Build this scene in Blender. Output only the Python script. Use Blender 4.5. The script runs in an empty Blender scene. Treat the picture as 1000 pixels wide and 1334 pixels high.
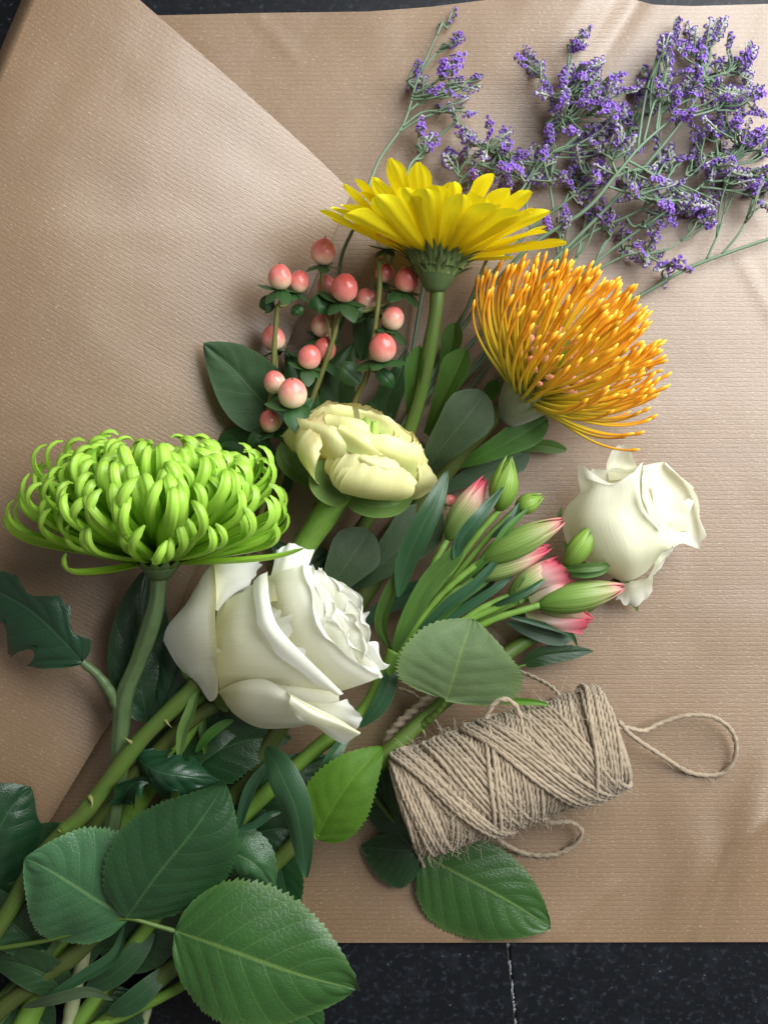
import bpy, math, random
import numpy as np
from mathutils import Vector, Matrix, Quaternion

random.seed(7); rng = np.random.default_rng(11)
scn = bpy.context.scene
COL = scn.collection
# ------------------------------------------------------------------ camera, light, exposure
S = 0.00035          # metres per photo pixel on the table top
D = 0.50             # camera height above the table (m)
cam = bpy.data.cameras.new('camera'); cam_o = bpy.data.objects.new('camera', cam); COL.objects.link(cam_o)
cam_o.location = (0, 0, D); cam_o.rotation_euler = (0, 0, 0)
cam.sensor_fit = 'VERTICAL'; cam.sensor_height = 24
cam.lens = 24 * D / (1334 * S); cam.clip_start = 0.01; cam.clip_end = 50
scn.camera = cam_o

world = bpy.data.worlds.new('World'); scn.world = world; world.use_nodes = True
bg = world.node_tree.nodes['Background']
bg.inputs[0].default_value = (1.0, 0.95, 0.88, 1); bg.inputs[1].default_value = 0.17

def area(name, loc, target, sx, sy, power, col):
    l = bpy.data.lights.new(name, 'AREA'); l.shape = 'RECTANGLE'; l.size = sx; l.size_y = sy
    l.energy = power; l.color = col
    o = bpy.data.objects.new(name, l); COL.objects.link(o); o.location = loc
    d = Vector(target) - Vector(loc); o.rotation_euler = d.to_track_quat('-Z', 'Y').to_euler()
    return o
# the window beside the worktop: soft daylight from the upper right
area('window_light', (0.56, 0.42, 0.66), (0.0, 0.0, 0), 0.90, 0.80, 18.5, (0.95, 0.985, 1.0))

scn.view_settings.view_transform = 'Standard'; scn.view_settings.look = 'None'
scn.view_settings.gamma = 1; scn.view_settings.use_curve_mapping = False
scn.view_settings.exposure = 0.42
scn.render.engine = 'CYCLES'

# ------------------------------------------------------------------ helpers
def W(x, y, h=0.0):
    """photo pixel + height above the table (mm) -> metres"""
    h = h / 1000.0; k = (D - h) / D * S
    return np.array([(x - 500) * k, (667 - y) * k, h])
def WL(pts): return np.array([W(*p) for p in pts])
def zoomer(x0, y0, s):
    return lambda rows: [[(x0 + p[0] / s, y0 + p[1] / s, p[2]) for p in r] for r in rows]
OFF = {}
def empty(name, loc, label, cat, group=None):
    o = bpy.data.objects.new(name, None); COL.objects.link(o); o.empty_display_size = 0.01
    o.location = loc; OFF[o] = np.array(loc, float)
    tag(o, label, cat, group); return o
def tag(o, label=None, cat=None, group=None, kind=None):
    if label: o['label'] = label
    if cat: o['category'] = cat
    if group: o['group'] = group
    if kind: o['kind'] = kind
    return o
def mk_mesh(name, verts, faces, mats, uv=None, smooth=True, mi=None):
    me = bpy.data.meshes.new(name)
    me.from_pydata([tuple(map(float, v)) for v in verts], [], [tuple(map(int, f)) for f in faces])
    if not isinstance(mats, (list, tuple)): mats = [mats]
    for m in mats: me.materials.append(m)
    if uv is not None:
        l = me.uv_layers.new(name='UVMap'); idx = np.empty(len(me.loops), dtype=np.int32)
        me.loops.foreach_get('vertex_index', idx)
        l.data.foreach_set('uv', np.asarray(uv, dtype=np.float32)[idx].ravel())
    if smooth: me.polygons.foreach_set('use_smooth', np.ones(len(me.polygons), dtype=bool))
    if mi is not None: me.polygons.foreach_set('material_index', np.asarray(mi, dtype=np.int32))
    me.update(); return me
def mobj(name, verts, faces, mats, parent=None, uv=None, smooth=True, mi=None):
    verts = np.asarray(verts, float)
    off = OFF.get(parent, np.zeros(3)) if parent is not None else np.zeros(3)
    me = mk_mesh(name, verts - off, faces, mats, uv, smooth, mi)
    o = bpy.data.objects.new(name, me); COL.objects.link(o)
    if parent is not None: o.parent = parent
    OFF[o] = off
    return o
def inst(name, me, parent, M):
    o = bpy.data.objects.new(name, me); COL.objects.link(o)
    if parent is not None:
        o.parent = parent
        M = Matrix.Translation(-Vector(OFF[parent])) @ M
    o.matrix_local = M
    return o
def gridfaces(nu, nv, closed=False, off=0):
    f = []
    for j in range(nv - 1):
        for i in range(nu if closed else nu - 1):
            a = off + j * nu + i; b = off + j * nu + (i + 1) % nu
            f.append((a, b, b + nu, a + nu))
    return f
def spline(P, n):
    """Catmull-Rom through the control points, n samples"""
    P = np.asarray(P, float)
    if len(P) == 2: return P[0] + (P[1] - P[0]) * np.linspace(0, 1, n)[:, None]
    Q = np.vstack([2 * P[0] - P[1], P, 2 * P[-1] - P[-2]])
    t = np.linspace(0, len(P) - 1 - 1e-9, n); i = t.astype(int); f = (t - i)[:, None]
    a, b, c, d = Q[i], Q[i + 1], Q[i + 2], Q[i + 3]
    return .5 * (2 * b + (c - a) * f + (2 * a - 5 * b + 4 * c - d) * f * f + (3 * b - a - 3 * c + d) * f ** 3)
def unit(v): return v / (np.linalg.norm(v, axis=-1, keepdims=True) + 1e-12)
def frames(P):
    T = unit(np.gradient(P, axis=0)); N = np.zeros_like(P)
    a = np.array([0, 0, 1.]) if abs(T[0][2]) < .9 else np.array([1., 0, 0])
    n = unit(a - T[0] * (a @ T[0])); N[0] = n
    for i in range(1, len(P)):
        n = unit(n - T[i] * (n @ T[i])); N[i] = n
    return T, N, np.cross(T, N)
def tube_geo(P, R, sides=8, rib=0, ribn=5, cap=True):
    P = np.asarray(P, float); n = len(P); R = np.broadcast_to(np.asarray(R, float), (n,))
    T, N, B = frames(P)
    a = np.linspace(0, 2 * np.pi, sides, endpoint=False)
    rr = 1 + rib * np.cos(ribn * a)
    V = P[:, None] + (R[:, None] * rr[None])[..., None] * (N[:, None] * np.cos(a)[None, :, None] + B[:, None] * np.sin(a)[None, :, None])
    V = V.reshape(-1, 3); F = gridfaces(sides, n, True)
    uv = np.stack([np.tile(a / (2 * np.pi), n), np.repeat(np.linspace(0, 1, n), sides)], 1)
    if cap:
        F.append(tuple(range(sides))[::-1]); F.append(tuple((n - 1) * sides + i for i in range(sides)))
    return V, F, uv
class MB:
    def __init__(s): s.v = []; s.f = []; s.uv = []; s.mi = []; s.n = 0
    def add(s, V, F, uv=None, mi=0):
        s.v.append(np.asarray(V, float)); s.f += [tuple(i + s.n for i in f) for f in F]
        s.uv.append(np.zeros((len(V), 2)) if uv is None else uv); s.mi += [mi] * len(F); s.n += len(V); return s
    def build(s, name, mats, parent=None, smooth=True):
        return mobj(name, np.vstack(s.v), s.f, mats, parent, np.vstack(s.uv), smooth, s.mi)
    def mesh(s, name, mats, smooth=True):
        return mk_mesh(name, np.vstack(s.v), s.f, mats, np.vstack(s.uv), smooth, s.mi)
def vnoise(x, y, seed=0):
    """cheap smooth pseudo noise in about -1..1"""
    r = np.random.default_rng(seed); o = 0
    for k in range(5):
        a, b, p, q = r.uniform(.5, 1.6, 2).tolist() + r.uniform(0, 6.28, 2).tolist(); g = r.uniform(0, 6.28)
        xr = x * math.cos(g) + y * math.sin(g); yr = -x * math.sin(g) + y * math.cos(g)
        o = o + np.sin(xr * a + p + 1.3 * np.sin(yr * b + q))
    return o / 3.2
def surf2d(rows, nu, nv):
    """interpolating surface through a control grid of photo pixels and heights"""
    G = np.array([[W(*p) for p in r] for r in rows])
    A = np.stack([spline(r, nu) for r in G])                    # rows x nu
    return np.stack([spline(A[:, i], nv) for i in range(nu)], 1)  # nv x nu x 3
def patch(name, rows, parent, mat, nu=26, nv=26, ripple=0.0, rfreq=9, seed=0, wr=0.0, flip=False):
    P = surf2d(rows, nu, nv)
    du = np.gradient(P, axis=1); dv = np.gradient(P, axis=0); N = unit(np.cross(du, dv))
    u = np.linspace(0, 1, nu)[None]; v = np.linspace(0, 1, nv)[:, None]
    if ripple:
        a = ripple * (v ** 4) * vnoise(u * rfreq + 0 * v, v * 2 + 0 * u, seed)
        P = P + N * a[..., None] + unit(dv) * (ripple * .8 * v ** 6 * vnoise(u * rfreq * 2.1, v * 0 + 3, seed + 1))[..., None]
    if wr:
        P = P + N * (wr * vnoise(u * 5 + 0 * v, v * 4 + 0 * u, seed + 5) * np.minimum(1, 4 * v))[..., None]
    uv = np.stack(np.broadcast_arrays(u, v), -1).reshape(-1, 2)
    return mobj(name, P.reshape(-1, 3), gridfaces(nu, nv), mat, parent, uv)
def stem(ctrl, r, mat, parent, name='stem', sides=10, n=None, rib=0.0, ribn=5, wob=0.0):
    """ctrl (px, py, h mm); r in mm: number or (start, end)"""
    P = spline(WL(ctrl), n or 18 * len(ctrl)); n = len(P)
    r0, r1 = r if isinstance(r, tuple) else (r, r)
    t = np.linspace(0, 1, n)
    R = (r0 + (r1 - r0) * t) / 1000 * (1 + .05 * np.sin(t * 37 + r0 * 9) + wob * np.maximum(0, np.sin(t * 16)) ** 12)
    R = R * (1 + .045 * vnoise(t * 26, t * 9, int(r0 * 100)) + (.10 * np.exp(-((t * (n / 60.) + .37 * r0) % 1 - .5) ** 2 / .0006) if wob else 0))
    V, F, uv = tube_geo(P, R, sides, rib, ribn)
    L = np.linalg.norm(np.diff(P, axis=0), axis=1).sum()
    uv = uv * np.array([1, L * 100])
    return mobj(name, V, F, mat, parent, uv)

SH = {
 'ovate':   lambda t: (np.clip(t, 0, 1) ** .50 * np.clip(1 - t, 0, 1) ** .85) / .413,
 'broad':   lambda t: (np.clip(t, 0, 1) ** .50 * np.clip(1 - t, 0, 1) ** .80 * (1 - .10 * np.clip((t - .75) * 4, 0, 1))) / .424,
 'lance':   lambda t: (np.clip(t, 0, 1) ** .70 * np.clip(1 - t, 0, 1) ** .70 + .06 * (1 - t)) / .64,
 'strap':   lambda t: np.clip(.30 + .8 * np.sin(np.pi * np.clip(t, 0, 1) ** .8), 0, 1) * np.clip((1 - t) * 5, 0, 1) ** .6,
 'oblance': lambda t: (.25 + .75 * np.clip(t / .72, 0, 1) ** 1.2) * np.clip((1 - t) * 5.5, 0, 1) ** .5,
}
def leaf(ctrl, hw, parent, mat, shape='ovate', name='leaf', serr=0.0, ns=22, fold=.12, roll=0.0, droop=0.0,
         wl=1.0, wr=1.0, nveins=7, relief=.35, wave=0.0, seed=0, nu=17, nv=60, twist=0.0, lobes=0.0, thick=True, curlside=0.0):
    """leaf blade along a midrib given in (px, py, h); hw half width in px; roll/twist in degrees"""
    mid = spline(WL(ctrl), nv); T = unit(np.gradient(mid, axis=0))
    Z = np.array([0, 0, 1.]); N = unit(Z - T * (T @ Z)[:, None]); B = np.cross(T, N)   # B points right of travel... sign kept
    t = np.linspace(0, 1, nv); ang = np.radians(roll + twist * t)[:, None]
    B2 = B * np.cos(ang) + N * np.sin(ang); N2 = -B * np.sin(ang) + N * np.cos(ang)
    w = SH[shape](t) * hw * S * .95
    u = np.linspace(-1, 1, nu)
    U, Tt = np.meshgrid(u, t); A = np.abs(U)
    saw = (Tt * ns + .35 * A) % 1.0
    wid = w[:, None] * np.where(U < 0, wl, wr)
    edge = 1 + serr * (saw - .5) * A ** 6
    if lobes: edge = edge * (1 - lobes * A ** 2 * (.5 + .5 * np.cos(Tt * 2 * np.pi * 3.2 + 1.0 + .8 * np.sign(U))) ** 1.5)
    X = U * wid * edge
    Lm = np.linalg.norm(np.diff(mid, axis=0), axis=1).sum()
    ph = Tt * nveins - A * nveins * .28
    puff = np.abs(np.sin(np.pi * ph)) ** .6
    rel = relief / 1000 * (puff - .6) * np.minimum(1, A * 4) * (1 - A ** 4)
    zz = fold * np.abs(X) - droop * X * X / (w.max() + 1e-9) + rel - .0004 * np.exp(-(A * 9) ** 2) * min(1, relief * 4)
    zz = zz + wave / 1000 * vnoise(U * 2.2, Tt * 6, seed) * (.2 + A) + curlside * np.where(U > 0, 1, -1) * A ** 2 * wid
    sh = (A ** 2) * wid * .10
    P = mid[:, None] + B2[:, None] * X[..., None] + N2[:, None] * zz[..., None] + T[:, None] * sh[..., None] * .6
    uv = np.stack([U * .5 + .5, Tt], -1).reshape(-1, 2)
    return mobj(name, P.reshape(-1, 3), gridfaces(nu, nv), mat, parent, uv)
# ------------------------------------------------------------------ materials
def node(nt, t, ins=None, **kw):
    n = nt.nodes.new('ShaderNode' + t)
    for k, v in kw.items(): setattr(n, k, v)
    for k, v in (ins or {}).items():
        if isinstance(v, bpy.types.NodeSocket): nt.links.new(v, n.inputs[k])
        else: n.inputs[k].default_value = v
    return n
def mat0(name):
    m = bpy.data.materials.new(name); m.use_nodes = True; m.node_tree.nodes.clear(); return m, m.node_tree
def c4(c): return (c[0], c[1], c[2], 1)
def mth(nt, op, a, b=0.0, clamp=False):
    n = node(nt, 'Math', {0: a, 1: b}, operation=op); n.use_clamp = clamp; return n.outputs[0]
def mixc(nt, f, a, b, bt='MIX'):
    n = node(nt, 'Mix', {0: f, 6: c4(a) if isinstance(a, tuple) else a, 7: c4(b) if isinstance(b, tuple) else b}, data_type='RGBA', blend_type=bt)
    return n.outputs[2]
def ramp(nt, f, stops, interp='LINEAR'):
    n = node(nt, 'ValToRGB', {0: f}); r = n.color_ramp; r.interpolation = interp
    while len(r.elements) < len(stops): r.elements.new(0.5)
    for e, (p, c) in zip(r.elements, stops):
        e.position = p; e.color = c4(c) if not isinstance(c, (int, float)) else (c, c, c, 1)
    return n.outputs[0]
def noise(nt, vec, scale, detail=3, rough=.55, dist=0.0):
    return node(nt, 'TexNoise', {'Vector': vec, 'Scale': scale, 'Detail': detail, 'Roughness': rough, 'Distortion': dist}).outputs[0]
def scalev(nt, vec, s):
    return node(nt, 'Mapping', {'Vector': vec, 'Scale': s}).outputs[0]
def finish(m, nt, col, rough=.5, spec=.5, bump=None, bstr=.3, bdist=.0004, transl=0.0, tcol=None, coat=0.0, sheen=0.0, sss=0.0):
    p = node(nt, 'BsdfPrincipled', {'Base Color': c4(col) if isinstance(col, tuple) else col, 'Roughness': rough, 'Specular IOR Level': spec,
                                    'Coat Weight': coat, 'Sheen Weight': sheen})
    if sss:
        p.inputs['Subsurface Weight'].default_value = sss; p.inputs['Subsurface Radius'].default_value = (1, .6, .4); p.inputs['Subsurface Scale'].default_value = .003
    nrm = None
    if bump is not None:
        nrm = node(nt, 'Bump', {'Height': bump, 'Strength': bstr, 'Distance': bdist}).outputs[0]; nt.links.new(nrm, p.inputs['Normal'])
    out = node(nt, 'OutputMaterial'); sh = p.outputs[0]
    if transl:
        tr = node(nt, 'BsdfTranslucent', {'Color': tcol if tcol is not None else (c4(col) if isinstance(col, tuple) else col)})
        if nrm is not None: nt.links.new(nrm, tr.inputs['Normal'])
        sh = node(nt, 'MixShader', {0: transl, 1: sh, 2: tr.outputs[0]}).outputs[0]
    nt.links.new(sh, out.inputs[0]); return m
def uvs(nt):
    u = node(nt, 'UVMap').outputs[0]; s = node(nt, 'SeparateXYZ', {0: u}); return u, s.outputs[0], s.outputs[1]
def petal_mat(name, stops, transl=.35, rough=.5, streak=.12, sx=60, sy=2.5, bstr=.25, spec=.35, edge=None, spots=None, rnd=.12, sheen=0.0):
    """colour runs from petal base to tip, fine lengthwise veins"""
    m, nt = mat0(name); u, ux, uy = uvs(nt)
    col = ramp(nt, uy, stops)
    st = noise(nt, scalev(nt, u, (sx, sy, 1)), 1.0, 4)
    col = mixc(nt, mth(nt, 'MULTIPLY', mth(nt, 'SUBTRACT', st, .35, True), streak * 4), col, mixc(nt, .5, col, (stops[0][1][0] * .5, stops[0][1][1] * .5, stops[0][1][2] * .5)))
    if edge:
        e = mth(nt, 'MULTIPLY', mth(nt, 'ABSOLUTE', mth(nt, 'SUBTRACT', ux, .5)), 2); e = mth(nt, 'POWER', e, 8)
        col = mixc(nt, mth(nt, 'MULTIPLY', e, .7), col, edge)
    if spots:
        sp = noise(nt, u, 9, 5, .7); sp = ramp(nt, sp, [(.66, 0.0), (.74, 1.0)])
        col = mixc(nt, mth(nt, 'MULTIPLY', sp, .35), col, spots)
    r = node(nt, 'ObjectInfo').outputs['Random']
    hs = node(nt, 'HueSaturation', {'Hue': .5, 'Saturation': 1.0, 'Value': mth(nt, 'ADD', mth(nt, 'MULTIPLY', r, 2 * rnd), 1 - rnd), 'Color': col})
    return finish(m, nt, hs.outputs[0], rough, spec, st, bstr, .0003, transl, hs.outputs[0], sheen=sheen)
def leaf_mat(name, base, vein, nveins=7, rough=.38, spec=.5, transl=.12, tcol=None, crackle=.5, parallel=False, dark=None, blotch=None, veinw=.10, coat=0.0):
    m, nt = mat0(name); u, ux, uy = uvs(nt)
    a = mth(nt, 'MULTIPLY', mth(nt, 'ABSOLUTE', mth(nt, 'SUBTRACT', ux, .5)), 2)
    if parallel:
        w = mth(nt, 'ABSOLUTE', mth(nt, 'SINE', mth(nt, 'MULTIPLY', ux, 40)))
        lines = ramp(nt, w, [(0, 1.0), (.35, 0.0)]); lines = mth(nt, 'MULTIPLY', lines, .45)
    else:
        ph = mth(nt, 'SUBTRACT', mth(nt, 'MULTIPLY', uy, nveins), mth(nt, 'MULTIPLY', a, nveins * .28))
        w = mth(nt, 'ABSOLUTE', mth(nt, 'SINE', mth(nt, 'MULTIPLY', ph, math.pi)))
        lines = mth(nt, 'MULTIPLY', ramp(nt, w, [(0, 1.0), (veinw, 0.0)]), .65)
    mid = ramp(nt, a, [(.012, 1.0), (.04, 0.0)])
    vm = mth(nt, 'MAXIMUM', lines, mid)
    nz = noise(nt, scalev(nt, u, (3, 4, 1)), 2.2, 4)
    col = mixc(nt, nz, base, dark or (base[0] * .55, base[1] * .6, base[2] * .6))
    if blotch:
        b = ramp(nt, noise(nt, scalev(nt, u, (1.2, 2.0, 1)), 1.7, 3, .5, .6), [(.52, 0.0), (.56, 1.0)]); col = mixc(nt, mth(nt, 'MULTIPLY', b, .75), col, blotch)
    spt = ramp(nt, noise(nt, scalev(nt, u, (9, 13, 1)), 1.6, 3), [(.70, 0.0), (.76, 1.0)]); col = mixc(nt, mth(nt, 'MULTIPLY', spt, .45), col, (.10, .085, .03))
    eg = mth(nt, 'POWER', a, 14.0); col = mixc(nt, mth(nt, 'MULTIPLY', eg, .35), col, vein)
    col = mixc(nt, mth(nt, 'MULTIPLY', vm, .55), col, vein)
    r = node(nt, 'ObjectInfo').outputs['Random']
    hs = node(nt, 'HueSaturation', {'Hue': mth(nt, 'ADD', mth(nt, 'MULTIPLY', r, .03), .485), 'Saturation': 1.0, 'Value': mth(nt, 'ADD', mth(nt, 'MULTIPLY', r, .3), .85), 'Color': col}).outputs[0]
    vo = node(nt, 'TexVoronoi', {'Vector': scalev(nt, u, (22, 34, 1)), 'Scale': 1.0}, feature='DISTANCE_TO_EDGE').outputs[0]
    cr = mth(nt, 'MULTIPLY', ramp(nt, vo, [(0, 0.0), (.18, 1.0)]), crackle)
    hgt = mth(nt, 'SUBTRACT', mth(nt, 'ADD', cr, mth(nt, 'MULTIPLY', noise(nt, scalev(nt, u, (60, 90, 1)), 1.0, 2), .3)), mth(nt, 'MULTIPLY', vm, 1.0))
    rg = mth(nt, 'ADD', mth(nt, 'MULTIPLY', nz, .25), rough - .12)
    return finish(m, nt, hs, rg, spec, hgt, .24, .0005, transl, c4(tcol) if tcol else hs, coat=coat)
def stem_mat(name, base, dark, rough=.45, streak=6, transl=0.0, red=None):
    m, nt = mat0(name); u, ux, uy = uvs(nt)
    a = noise(nt, scalev(nt, u, (streak * 4, .35, 1)), 1.0, 3); b = noise(nt, scalev(nt, u, (3, .6, 1)), 1.3, 4)
    col = mixc(nt, a, base, dark); col = mixc(nt, mth(nt, 'MULTIPLY', ramp(nt, b, [(.5, 0.0), (.7, 1.0)]), .5), col, red or (dark[0] * .8, dark[1] * .8, dark[2] * .8))
    return finish(m, nt, col, rough, .4, a, .3, .0004, sss=0)

M = {}
GREEN = (.13, .24, .035)
M['stem'] = stem_mat('stem_green', (.095, .16, .025), (.045, .09, .014), red=(.10, .07, .03))
M['stem_olive'] = stem_mat('stem_olive', (.075, .095, .018), (.035, .055, .012))
M['stem_light'] = stem_mat('stem_light', (.17, .30, .045), (.10, .20, .03))
M['stem_grey'] = stem_mat('stem_grey_green', (.10, .155, .06), (.05, .085, .03), streak=9)
M['stem_pale'] = stem_mat('stem_pale', (.32, .36, .20), (.20, .22, .10))
M['twig'] = stem_mat('twig_red_green', (.20, .24, .05), (.12, .10, .04), red=(.17, .065, .04))
M['statice_stem'] = stem_mat('statice_stem', (.17, .25, .16), (.09, .15, .085))
M['rose_leaf'] = leaf_mat('rose_leaf', (.034, .115, .022), (.15, .26, .06), 8, .40, .5, .10, (.10, .30, .03), crackle=.6)
M['rose_leaf_shaded'] = leaf_mat('rose_leaf_shaded', (.016, .055, .015), (.05, .11, .035), 8, .36, .5, .06, (.06, .2, .03), crackle=.6)  # shaded copy of the rose leaf, its shade put into the base colour
M['rose_leaf_pale'] = leaf_mat('rose_leaf_lit', (.048, .135, .048), (.16, .26, .11), 8, .36, .55, .08, crackle=.7)  # lit copy of the rose leaf: paler, bluish window light put into the colour
M['rose_leaf_under'] = leaf_mat('rose_leaf_underside', (.15, .21, .095), (.19, .27, .07), 6, .6, .25, .25, (.22, .5, .02), crackle=.35)
M['rose_leaf_backlit'] = leaf_mat('rose_leaf_backlit', (.11, .23, .02), (.15, .28, .03), 6, .5, .35, .35, (.26, .55, .02), crackle=.35)  # backlight painted in: brighter green for a leaf seen against the light
M['grey_leaf'] = leaf_mat('grey_green_leaf', (.055, .095, .042), (.09, .145, .065), 5, .55, .3, .06, crackle=.25)
M['protea_leaf'] = leaf_mat('protea_leaf', (.065, .16, .022), (.14, .26, .06), 5, .5, .35, .12, (.14, .34, .02), crackle=.2, veinw=.05)
M['alst_leaf'] = leaf_mat('alstroemeria_leaf', (.026, .085, .032), (.07, .15, .065), 5, .40, .5, .08, parallel=True, crackle=.1)
M['alst_leaf_light'] = leaf_mat('alstroemeria_leaf_light', (.085, .19, .035), (.13, .26, .06), 5, .45, .4, .18, parallel=True, crackle=.1)
M['chrys_leaf'] = leaf_mat('chrysanthemum_leaf', (.013, .05, .018), (.035, .09, .04), 6, .33, .55, .05, crackle=.35)  # base darkened to paint in the shadow these leaves lie in
M['sepal'] = leaf_mat('sepal', (.15, .24, .06), (.22, .33, .09), 5, .5, .35, .2, crackle=.1, veinw=.05)
M['berry_leaf'] = leaf_mat('berry_leaf', (.035, .095, .025), (.08, .16, .05), 5, .42, .4, .1, crackle=.2)
M['rose'] = petal_mat('white_rose_petal', [(0, (.80, .77, .44)), (.3, (.87, .86, .70)), (1, (.90, .90, .85))], .42, .62, .11, 80, 2.0, .5, .2, rnd=.03, spots=(.62, .52, .36))
M['rose_green'] = petal_mat('greenish_rose_petal', [(0, (.76, .74, .52)), (.4, (.86, .86, .66)), (1, (.90, .90, .78))], .38, .58, .09, 60, 2.2, .45, .25, spots=(.45, .40, .24), rnd=.03)
M['ranunculus'] = petal_mat('ranunculus_petal', [(0, (.58, .68, .22)), (.45, (.82, .80, .34)), (.93, (.86, .82, .42)), (1, (.84, .72, .38))], .28, .5, .09, 30, 2, .5, .35, rnd=.04)
M['ranunculus_core'] = petal_mat('ranunculus_core', [(0, (.25, .42, .06)), (1, (.42, .60, .12))], .2, .5, .1, rnd=.15)
M['chrys'] = petal_mat('chrysanthemum_petal', [(0, (.24, .46, .025)), (.5, (.35, .62, .045)), (.9, (.43, .70, .09)), (1, (.28, .48, .045))], .30, .36, .06, 9, 1.5, .3, .45, rnd=.12)
M['gerbera'] = petal_mat('gerbera_petal', [(0, (.78, .60, .01)), (.4, (.90, .75, .010)), (1, (.93, .82, .016))], .38, .48, .10, 22, 1.2, .5, .3, rnd=.06)
M['bract'] = petal_mat('gerbera_bract', [(0, (.12, .17, .05)), (.7, (.07, .11, .04)), (1, (.09, .06, .05))], .05, .6, .1, rnd=.25)
M['style'] = petal_mat('protea_style', [(0, (.44, .42, .06)), (.46, (.84, .62, .04)), (.72, (.90, .46, .025)), (.92, (.87, .34, .015)), (.97, (.90, .46, .025)), (1, (.90, .56, .05))], .18, .38, .05, 3, 2, .05, .4, rnd=.13)
M['floret'] = petal_mat('protea_floret', [(0, (.66, .52, .10)), (.6, (.82, .64, .22)), (.85, (.82, .46, .26)), (1, (.80, .30, .22))], .2, .55, .1, rnd=.2, sheen=.4)
M['wool'] = petal_mat('protea_wool', [(0, (.20, .24, .12)), (1, (.36, .40, .22))], .1, .75, .2, 40, 20, .6, rnd=.1, sheen=.6)
M['berry'] = None
def berry_mat():
    m, nt = mat0('hypericum_berry'); u, ux, uy = uvs(nt)
    n = noise(nt, scalev(nt, u, (6, 3, 1)), 1.5, 4); f = mth(nt, 'ADD', uy, mth(nt, 'MULTIPLY', mth(nt, 'SUBTRACT', n, .5), .45)); f = mth(nt, 'ADD', f, mth(nt, 'MULTIPLY', mth(nt, 'SUBTRACT', node(nt, 'ObjectInfo').outputs['Random'], .55), .40))
    col = ramp(nt, f, [(.10, (.76, .68, .46)), (.36, (.76, .50, .36)), (.60, (.70, .22, .19)), (1, (.52, .08, .07))])
    sp = ramp(nt, noise(nt, u, 26, 2), [(.70, 0.0), (.76, 1.0)]); col = mixc(nt, mth(nt, 'MULTIPLY', sp, .3), col, (.86, .66, .5))
    return finish(m, nt, col, .26, .5, sss=.15)
M['berry'] = berry_mat()
M['berry_tip'] = stem_mat('berry_tip', (.10, .05, .03), (.05, .03, .02))
def bud_mat(name, stops, stripe):
    m, nt = mat0(name); u, ux, uy = uvs(nt)
    f = mth(nt, 'ADD', uy, mth(nt, 'MULTIPLY', mth(nt, 'SUBTRACT', noise(nt, scalev(nt, u, (5, 2, 1)), 1.0, 3), .5), .25))
    col = ramp(nt, f, stops)
    w = mth(nt, 'ABSOLUTE', mth(nt, 'SINE', mth(nt, 'MULTIPLY', ux, 3.14159 * 9)))
    l = mth(nt, 'MULTIPLY', ramp(nt, w, [(0, 1.0), (.6, 0.0)]), ramp(nt, uy, [(.55, .85), (.97, .1)]))
    col = mixc(nt, l, col, stripe)
    return finish(m, nt, col, .42, .4, noise(nt, scalev(nt, u, (30, 2, 1)), 1.0, 2), .3, .0004, .22, col)
M['bud_pink'] = bud_mat('bud_pink', [(0, (.15, .28, .045)), (.45, (.32, .40, .14)), (.70, (.72, .44, .34)), (.9, (.72, .10, .16)), (1, (.66, .06, .12))], (.14, .28, .05))
M['bud_green'] = bud_mat('bud_green', [(0, (.14, .27, .035)), (.6, (.27, .43, .07)), (1, (.22, .37, .06))], (.09, .20, .025))
M['bud_mixed'] = bud_mat('bud_mixed', [(0, (.12, .25, .035)), (.55, (.23, .34, .08)), (.82, (.40, .38, .17)), (.95, (.74, .30, .28)), (1, (.70, .12, .16))], (.12, .25, .04))
M['petal_pink'] = petal_mat('alstroemeria_petal', [(0, (.42, .48, .20)), (.45, (.82, .62, .54)), (.8, (.82, .26, .30)), (1, (.72, .08, .14))], .3, .5, .08, 20, 2, .3, rnd=.08)
M['purple'] = petal_mat('statice_corolla', [(0, (.24, .12, .48)), (1, (.36, .20, .68))], .30, .6, .1, rnd=.25)
M['calyx'] = petal_mat('statice_calyx', [(0, (.16, .22, .12)), (.55, (.34, .38, .27)), (1, (.56, .50, .66))], .2, .6, .1, rnd=.2)

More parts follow.
